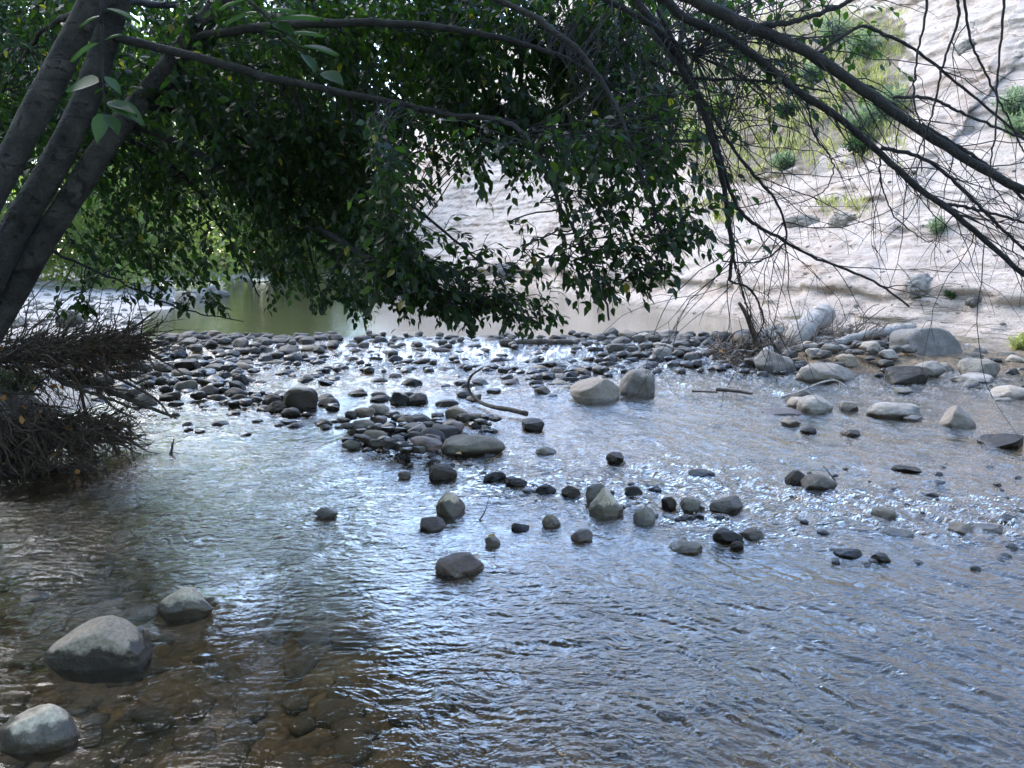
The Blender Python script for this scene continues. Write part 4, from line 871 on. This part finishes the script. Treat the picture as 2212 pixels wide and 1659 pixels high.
def stick(name, label, pts, r0, r1, mat, twigs=0, cat='stick', n=24, seed=0):
    P = path(pts, n); g = Geo(); P += r0 * .3 * np.stack([n2(np.arange(n) * .7, np.full(n, 2. * k), seed + 60) for k in range(3)], 1); O = P.mean(0)
    V, Q, T = tube(P, np.linspace(r0, r1, n) * (1 + .12 * n2(np.arange(n) * .8, np.zeros(n), seed)), 10); V[:-2] += r0 * .15 * n3(V[:-2] * 14, 8)[:, None]; g.add(V, Q, T)
    for _ in range(twigs):
        i = rng.integers(n // 4, n - 2); d = unit(1)[0]; l = rng.uniform(4, 12) * r0; g.tube(spline([P[i], P[i] + d * l * .6, P[i] + d * l + [0, 0, -.1 * l]], 5), np.linspace(r1 * .6, r1 * .25, 5), 5)
    o = g.obj(name, mat, None, O); o.location = O; return tag(o, label, cat)
stick('stick', 'thin broken stick leaning from the debris tangle down to the left water', [(215, 800, 5.9), (300, 840, 6.1), (345, 870, 6.2), (370, 905, 6.25)], .012, .006, M['twig'], 2, seed=1)
stick('stick', 'thick dark stick poking out of the root mass into the water', [(120, 930, 5.6), (200, 935, 5.75), (268, 955, 5.85)], .022, .016, M['twig'], 2, seed=2)
stick('stick', 'short dark snag standing upright out of the water at left', [(366, 990, 5.66), (371, 970, 5.66), (376, 948, 5.66)], .012, .005, M['wetwood'], 3, seed=3)
stick('stick', 'tiny upright twig tip in the dark water under the root mass', [(275, 1040, 5.1), (277, 1020, 5.1)], .005, .003, M['wetwood'], seed=4)
stick('branch', 'curved dark branch lying across the cobble pile and arching up at its left end', [(1042, 795, 7.58), (1018, 812, 7.5), (1012, 838, 7.6), (1030, 864, 7.5), (1065, 879, 7.2), (1100, 885, 7.06), (1138, 894, 6.9)], .010, .025, M['wetwood'], 4, 'branch', seed=5)
stick('log', 'bleached thick log end pointing up at the pool on the driftwood bar', [(1722, 728, 10.9), (1748, 706, 11.7), (1776, 684, 12.6)], .16, .19, M['drift'], 0, 'log', seed=6)
stick('log', 'long smooth white driftwood pole leaning against the biggest pale boulder', [(1800, 742, 10.9), (1880, 722, 11.3), (1970, 708, 11.8)], .055, .085, M['drift'], 0, 'log', seed=7)
stick('log', 'short brown broken log wedged in the left end of the driftwood bar', [(1590, 735, 10.8), (1620, 750, 10.7), (1660, 770, 10.5)], .10, .085, M['twig'], 1, 'log', seed=8)
stick('log', 'pale grey stub of log upright beside the large tilted boulder', [(1650, 805, 9.7), (1652, 780, 9.9), (1660, 755, 10.1)], .06, .07, M['drift'], 0, 'log', seed=9)
stick('log', 'dark wet plank like log lying low at the right of the dam spill', [(1295, 775, 10.6), (1350, 782, 10.5), (1410, 790, 10.4)], .035, .03, M['wetwood'], 0, 'log', seed=10)
stick('log', 'dark flat log lying along the dam crest in the spill', [(1080, 742, 11.3), (1160, 738, 11.4), (1250, 741, 11.4)], .05, .04, M['wetwood'], 0, 'log', seed=11)
stick('stick', 'bent pale stick lying over the dark stone at right', [(1690, 858, 7.9), (1730, 845, 8.0), (1770, 828, 8.1), (1805, 822, 8.2), (1835, 840, 8.1)], .014, .007, M['drift'], 2, seed=12)
stick('stick', 'dark slab of driftwood floating in the water below the bar', [(1548, 841, 8.15), (1590, 845, 8.1), (1625, 851, 8.05)], .02, .014, M['wetwood'], 0, seed=13)
stick('stick', 'thin dark stick floating left of the slab of driftwood', [(1495, 845, 8.1), (1550, 847, 8.1)], .012, .008, M['wetwood'], seed=14)
stick('stick', 'thin long pale stick across the cobbles of the bar', [(1800, 762, 10.3), (1890, 770, 10.2), (1960, 785, 10.1)], .014, .010, M['drift'], 1, seed=15)
stick('stick', 'grey brown stick lying on the bar in front of the white pole', [(1780, 728, 11.0), (1850, 738, 11.0), (1930, 750, 11.0)], .02, .012, M['drift'], 2, seed=16)
stick('stick', 'thin upright twig standing at the left end of the driftwood bar', [(1452, 760, 10.5), (1460, 720, 10.5), (1465, 682, 10.5)], .008, .003, M['wetwood'], 1, seed=17)
stick('stick', 'dark thin twig leaning out of the water by the squat pale topped stone', [(1018, 1140, 4.2), (1045, 1110, 4.2), (1058, 1068, 4.2)], .005, .002, M['wetwood'], 2, seed=18)
stick('stick', 'short twig sticking up behind the stone pair', [(1805, 1040, 5.0), (1790, 1020, 5.05), (1778, 1005, 5.1)], .006, .003, M['wetwood'], 1, seed=19)
c1 = dp(1690, 752, 10.9); c2_ = dp(1590, 765, 10.6); c3 = dp(1800, 728, 11.4)
tangle('driftwood_heap', 'brown heap of fine flood twigs caught between log and cobbles of the bar', 'debris',
    [(c1, (.55, .35, .08), (1, .2, .0), 330, .2, .8), (c2_, (.45, .3, .12), (.9, 0, -.15), 300, .2, .7), (c3, (.5, .3, .06), (1, 0, .05), 160, .3, .9), (dp(1590, 790, 10.2), (.25, .15, .06), (.6, 0, -.5), 90, .15, .4)], bark_mat('dry_twig', (.045, .033, .023), (.10, .074, .054), (.18, .142, .108), 10), (c1[0], c1[1], .2), 6, .012)
def fallen(px, py, z, label, a):
    p = at(px, py, z); V, F, k_ = leaves(np.zeros((1, 3)), np.array([[1., rng.normal() * .5, .1]]), np.array([[0, -.3, 1.]]), .06, 1.2)
    tag(link('fallen_leaf', mesh('fallen_leaf', V, tris=F, mat=M['dead_leaf'], attrs={'tint': np.full(len(V), a)}), loc=p), label, 'leaf')
fallen(1055, 1156, .03, 'yellow fallen leaf beside the small whitish angular stone', .95)
fallen(865, 968, .07, 'pale yellow fallen leaf on the cobble pile', .95)
fallen(985, 978, .05, 'cream fallen leaf on the front edge of the large flat slab', .9)

# ------------------------------------------------------------------ plants on the slope
def bush_mesh(seed, n, w, h, lsz, ratio=.35, spread=.7):
    r = np.random.default_rng(seed); g = Geo(); lg = Geo(); ns = max(12, n // 40)
    for _ in range(ns):
        d = np.array([r.normal() * spread, r.normal() * spread, 1.]); d /= np.linalg.norm(d); l = r.uniform(.55, 1.)
        e = d * l * np.array([w, w, h]); q = spline([np.zeros(3), e * .5 + [0, 0, .08 * h], e], 7); g.tube(q, np.linspace(.010, .002, 7) * h, 3, cap=False)
        m_ = n // ns; s = r.uniform(.2, 1.05, m_)[:, None]; P = e * s + r.normal(size=(m_, 3)) * np.array([w, w, h]) * .09
        D = d + .8 * r.normal(size=(m_, 3)); V, F, k_ = leaves(P, D, r.normal(size=(m_, 3)) + [0, -.3, .6], lsz * r.uniform(.6, 1.2, m_), ratio / .54, True)
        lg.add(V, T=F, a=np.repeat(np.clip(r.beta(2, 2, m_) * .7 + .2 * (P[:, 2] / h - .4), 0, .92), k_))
    return g, lg
def bush(name, p, label, cat, seed, n, w, h, lsz, lm, group=None, ratio=.35, spread=.7):
    e = empty(name, p, label, cat, group); g, lg = bush_mesh(seed, n, w, h, lsz, ratio, spread)
    g.obj('stems', M['twig'], e); lg.obj('foliage', M[lm], e); return e
for i, (px, py, w, h, lm, lab) in enumerate([
    (1800, 95, .75, .9, 'leaf_sage', 'grey green sagebrush highest on the vegetated patch of the slope'),
    (1870, 130, .7, .9, 'leaf_sage', 'grey green sagebrush just right of the highest one on the slope'),
    (1760, 180, .7, .6, 'leaf_sage', 'dusty sagebrush behind the two crossing bare limbs'),
    (1860, 290, .7, .75, 'leaf_sage', 'big round sagebrush at the lower right of the grassy patch'),
    (1915, 250, .55, .7, 'leaf_sage', 'sagebrush at the right edge of the grassy patch'),
    (1700, 258, .45, .55, 'leaf_near', 'dark green leafy shrub left of the grassy patch'),
    (1855, 330, .4, .45, 'leaf_near', 'small green shrub under the big round sagebrush'),
    (1690, 365, .4, .5, 'leaf_sage', 'pale sagebrush at the lower left tip of the grassy patch'),
    (1560, 250, .7, .8, 'leaf_far', 'yellow green shrub behind the drooping twigs'),
    (1500, 320, .7, .8, 'leaf_far', 'green shrub low at the left end of the grassy patch'),
    (1480, 200, .9, 1.1, 'leaf_sage', 'grey shrub seen through the leaf curtain'),
    (1280, 350, 1.2, 1.3, 'leaf_far', 'green shrub far along the slope seen through the leaves'),
    (1330, 440, .6, .6, 'leaf_sage', 'small green shrub low on the slope behind the leaf curtain'),
    (2022, 510, .22, .34, 'leaf_sage', 'lone small sage tuft rooted on the bare slope'),
    (2195, 250, .5, .5, 'leaf_sage', 'sage tuft at the right edge high on the slope'),
    (2206, 290, .4, .4, 'leaf_sage', 'green tuft at the right edge under the sage tuft'),
    (1980, 643, .10, .12, 'leaf_near', 'little green plant on the mossy ledge at the foot of the slope'),
    (2052, 645, .12, .14, 'leaf_near', 'second little green plant on the mossy ledge, nearer the right edge'),
    (2205, 755, .22, .25, 'grass', 'yellow green plant on the mud at the right edge')]):
    p, nn = hit(px, py)
    if p is not None: bush('bush' if w > .3 else 'plant', p - nn * .04, lab, 'shrub' if w > .3 else 'plant', 40 + i, int(700 + 2600 * w), w, h, .10 if w > .3 else .05, lm, 'plants on the pale slope')
pl = dp(30, 815, 5.5); bush('plant', pl - np.array([0, 0, .12]), 'pale green fern like plant on the left bank above the root mass', 'plant', 90, 500, .22, .26, .06, 'leaf_sage')
gp = []; gn = []
for poly, cnt in [(VEG, 3400), ([(1450, 450), (1560, 430), (1600, 470), (1500, 485)], 350), ([(1760, 440), (1850, 435), (1880, 460), (1780, 470)], 150)]:
    xs = [p[0] for p in poly]; yy = [p[1] for p in poly]
    for _ in range(cnt):
        px, py = rng.uniform(min(xs), max(xs)), rng.uniform(min(yy), max(yy))
        if not inpoly(np.array([px + 40 * rng.normal()]), np.array([py + 20 * rng.normal()]), poly)[0]: continue
        if n2(np.array([px / 45.]), np.array([py / 45.]), 5)[0] < -.25: continue
        p, nn = hit(px, py)
        if p is not None: gp.append(p)
gp = np.repeat(np.array(gp), 6, 0); n = len(gp); gp = gp + rng.normal(size=(n, 3)) * [.06, .06, .01]
V, F, k_ = leaves(gp, np.array([0, -.1, 1.]) + .45 * rng.normal(size=(n, 3)), rng.normal(size=(n, 3)) + [0, -1, 0], rng.uniform(.10, .30, n), .12, True)
gr = Geo(); gr.add(V, T=F, a=np.repeat(np.clip(rng.beta(2, 2, n) + .3 * n2(gp[:, 0], gp[:, 1], 6), 0, .92), k_))
tag(gr.obj('slope_grass', M['grass']), 'yellow green grass covering the middle of the pale slope', 'grass', kind='stuff')
for i, (px, py, w, h, d, lab) in enumerate([(1750, 478, .60, .19, .35, 'pale crusty ledge block jutting from the slope, left of the pair'), (1818, 474, .30, .21, .30, 'pale crusty ledge block jutting from the slope, right of the pair'), (1490, 492, .8, .2, .4, 'crumbled ledge rock on the slope behind the leaf curtain tip'),
        (1105, 585, .7, .35, .4, 'dark fallen rock low on the slope over the pool'), (2090, 105, .30, .26, .2, 'blue grey cobble set in the upper slope'), (2100, 545, .10, .08, .08, 'small blue grey cobble in the lower slope'), (2110, 648, .22, .1, .1, 'flat brown cobble in the foot of the slope near the right edge'), (1995, 610, .3, .2, .2, 'pale lump of rock over the mossy ledge')]):
    p, nn = hit(px, py)
    if p is None: continue
    V, F = stone_shape(700 + i, 5, .9); V = V * np.array([w, d, h]) * (1 + .16 * n3(V * 4, i)[:, None] + .10 * n3(V * 11, i + 3)[:, None])
    tag(link('rock', mesh('rock', V, tris=F, mat=M['pale' if i < 4 or i == 7 else 'stone']), loc=p - nn * .08), lab, 'rock')
hp = Geo()
for _ in range(260):
    px, py = rng.uniform(1100, 2212), rng.uniform(330, 720)
    p, nn = hit(px, py)
    if p is not None: r = .012 + .05 * rng.random() ** 2.5; scatter(hp, p[0], p[1], p[2] - .2 * r, r, r * .8, r * .6)
tag(hp.obj('slope_pebbles', M['stone']), 'grey pebbles studded in the pale slope', 'stones', kind='stuff')

# ------------------------------------------------------------------ trees behind the gravel bar and pool
def far_tree(seed, h, w, low, n=11000):
    r = np.random.default_rng(seed); g = Geo(); lg = Geo()
    P = spline([(0, 0, 0), (.1 * r.normal(), .1, h * .3), (.3 * r.normal(), .2 * r.normal(), h * .75)], 10); g.tube(P, np.linspace(.022 * h, .006 * h, 10), 8)
    nc = 34; cz = low + (h * .97 - low) * r.random(nc) ** .8; rad = w * np.sqrt(np.clip(1 - ((cz / h - .42) / .62) ** 2, .05, 1)); th = r.random(nc) * 6.283; rr = rad * r.random(nc) ** .5 * .85
    C = np.stack([np.cos(th) * rr, np.sin(th) * rr, cz], 1)
    for c in C[::3]: g.tube(spline([P[min(9, int(9 * c[2] / h * .8))], c * .6 + [0, 0, .3], c], 6), np.linspace(.006 * h, .0015 * h, 6), 4)
    ci = r.integers(nc, size=n); cs = r.uniform(.5, 1.05, nc) * w * .36
    u = r.normal(size=(n, 3)); u /= np.linalg.norm(u, axis=1)[:, None]; Q = C[ci] + u * (r.random((n, 1)) ** .4) * cs[ci][:, None] * [1, 1, .8]
    D = u * .5 + r.normal(size=(n, 3)) * .6 + [0, 0, -.3]
    V, F, k_ = leaves(Q, D, u + .7 * r.normal(size=(n, 3)) + [0, 0, .5], r.uniform(.16, .32, n), .75, True)
    ct = r.normal(size=nc) * .16; lg.add(V, T=F, a=np.repeat(np.clip(.25 + r.beta(2, 2, n) * .5 + ct[ci], 0, .92), k_)); return g, lg
VAR = []
for i, (h, w, low) in enumerate([(11, 4.0, .6), (8.5, 3.6, .3), (12.5, 3.6, 1.5), (4.2, 2.8, .1)]):
    g, lg = far_tree(60 + i, h, w, low, 12000 if i < 3 else 6000)
    t1 = g.obj('trunk', M['bark']); t2 = lg.obj('crown', M['leaf_far']); VAR.append((t1.data, t2.data)); bpy.data.objects.remove(t1); bpy.data.objects.remove(t2)
FT = [(-24, 34, 0, 1.0, 'bright willow left of the others behind the leaning trunks'), (-18.5, 38, 1, 1.0, 'bright green willow straight behind the gravel bar tip'), (-13.5, 46, 0, 1.1, 'tall green tree behind the head of the pool'),
      (-16, 53, 2, 1.05, 'tall narrow tree closing the far end of the pool'), (-13, 49, 1, 1.0, 'broad tree farthest right where pool meets the slope'), (-30, 44, 2, 1.05, 'tall tree at the far left behind the willows'),
      (-22, 48, 2, 1.0, 'tall tree between the two bright willows, farther back'), (-16, 29.5, 3, 1.0, 'low bushy willow on the gravel bar shore'), (-16, 44.5, 3, 1.5, 'wide low willow thicket at the head of the pool'), (-19.5, 42, 3, 1.6, 'wide low willow thicket left of the head of the pool'), (-12, 45.5, 3, 1.3, 'wide low willow thicket right of the head of the pool'), (-20.5, 27, 3, 1.1, 'low willow bush by the leaning trunks on the gravel bar'),
      (-12.5, 42.5, 3, 1.0, 'low willow bush at the far shore of the pool'), (-9.6, 42.2, 3, .8, 'second low willow bush at the far shore, nearer the slope'), (-25, 30, 1, .85, 'yellow green willow at the left edge of the gravel bar'), (-36, 36, 0, 1.1, 'big green tree outside left beyond the gravel bar'),
      (-19, 56, 0, 1.35, 'tallest green tree at the back behind the head of the pool'), (-28, 56, 2, 1.35, 'tall tree at the back left behind the willows'), (-19, 64, 0, 1.4, 'broad tall tree at the back near the slope'), (-13, 24, 3, .9, 'small willow bush on the gravel beside the pool'), (-17.5, 22, 3, 1.2, 'willow bush nearest the leaning trunks'), (-38, 52, 0, 1.4, 'broad tree at the far back left'), (-14.6, 28.8, 0, 1.22, 'tall dense tree on the gravel bar left of the pool'), (-19.5, 27.5, 2, 1.15, 'tall tree on the gravel bar behind the trunks'), (-24.5, 26, 0, 1.25, 'big tree at the left end of the gravel bar')]
for i, (x, y, v, s, lab) in enumerate(FT):
    j, k2 = np.searchsorted(yg, y), np.searchsorted(xg, x)
    e = empty('willow_shrub' if v == 3 else 'willow_tree', (x, y, ZG[j, k2] - .05), lab, 'shrub' if v == 3 else 'tree', 'trees behind the gravel bar'); e.rotation_euler.z = i * 1.7; e.scale = (s,) * 3
    link('trunk', VAR[v][0], e); link('crown', VAR[v][1], e)

# unseen trees added behind and beside the viewpoint to shut off sky and glare
for i, (x, y, v, s_, lab) in enumerate([(-8, -7, 0, .95, 'unseen tall tree added behind the viewpoint on the left bank to block sky'), (-2, -10, 2, 1.0, 'unseen narrow tree added straight behind the viewpoint to block sky'), (4, -9, 0, 1.0, 'unseen broad tree added behind the viewpoint on the right to block sky'), (9.5, -9, 1, 1.2, 'unseen leafy tree added at the slope foot behind the viewpoint to block sky'), (-12, -1, 1, 1.1, 'unseen leafy tree added on the left bank beside the viewpoint to block sky'), (-10.2, 5.6, 0, .85, 'unseen tree added just outside the left edge to block glare'), (-8.6, 2.2, 1, 1.0, 'unseen bushy tree added on the left bank nearest the viewpoint to block glare'), (-7.9, 9.0, 2, .75, 'unseen slim tree added on the left shore to darken the reflection'), (-15.5, 11.5, 1, 1.1, 'unseen bushy tree added left of the gravel bar to block glare')]):
    e = empty('willow_tree', (x, y, -.2), lab, 'tree', 'unseen trees added to block light'); e.rotation_euler.z = i * 2.1; e.scale = (s_,) * 3
    link('trunk', VAR[v][0], e); link('crown', VAR[v][1], e)
e = empty('poplar_tree', (-12.2, 46.5, .7), 'very tall slender tree at the head of the pool rising above the leaf canopy', 'tree', 'trees behind the gravel bar'); e.rotation_euler.z = 1.1; e.scale = (1.1, 1.1, 1.8)
link('trunk', VAR[2][0], e); link('crown', VAR[2][1], e)
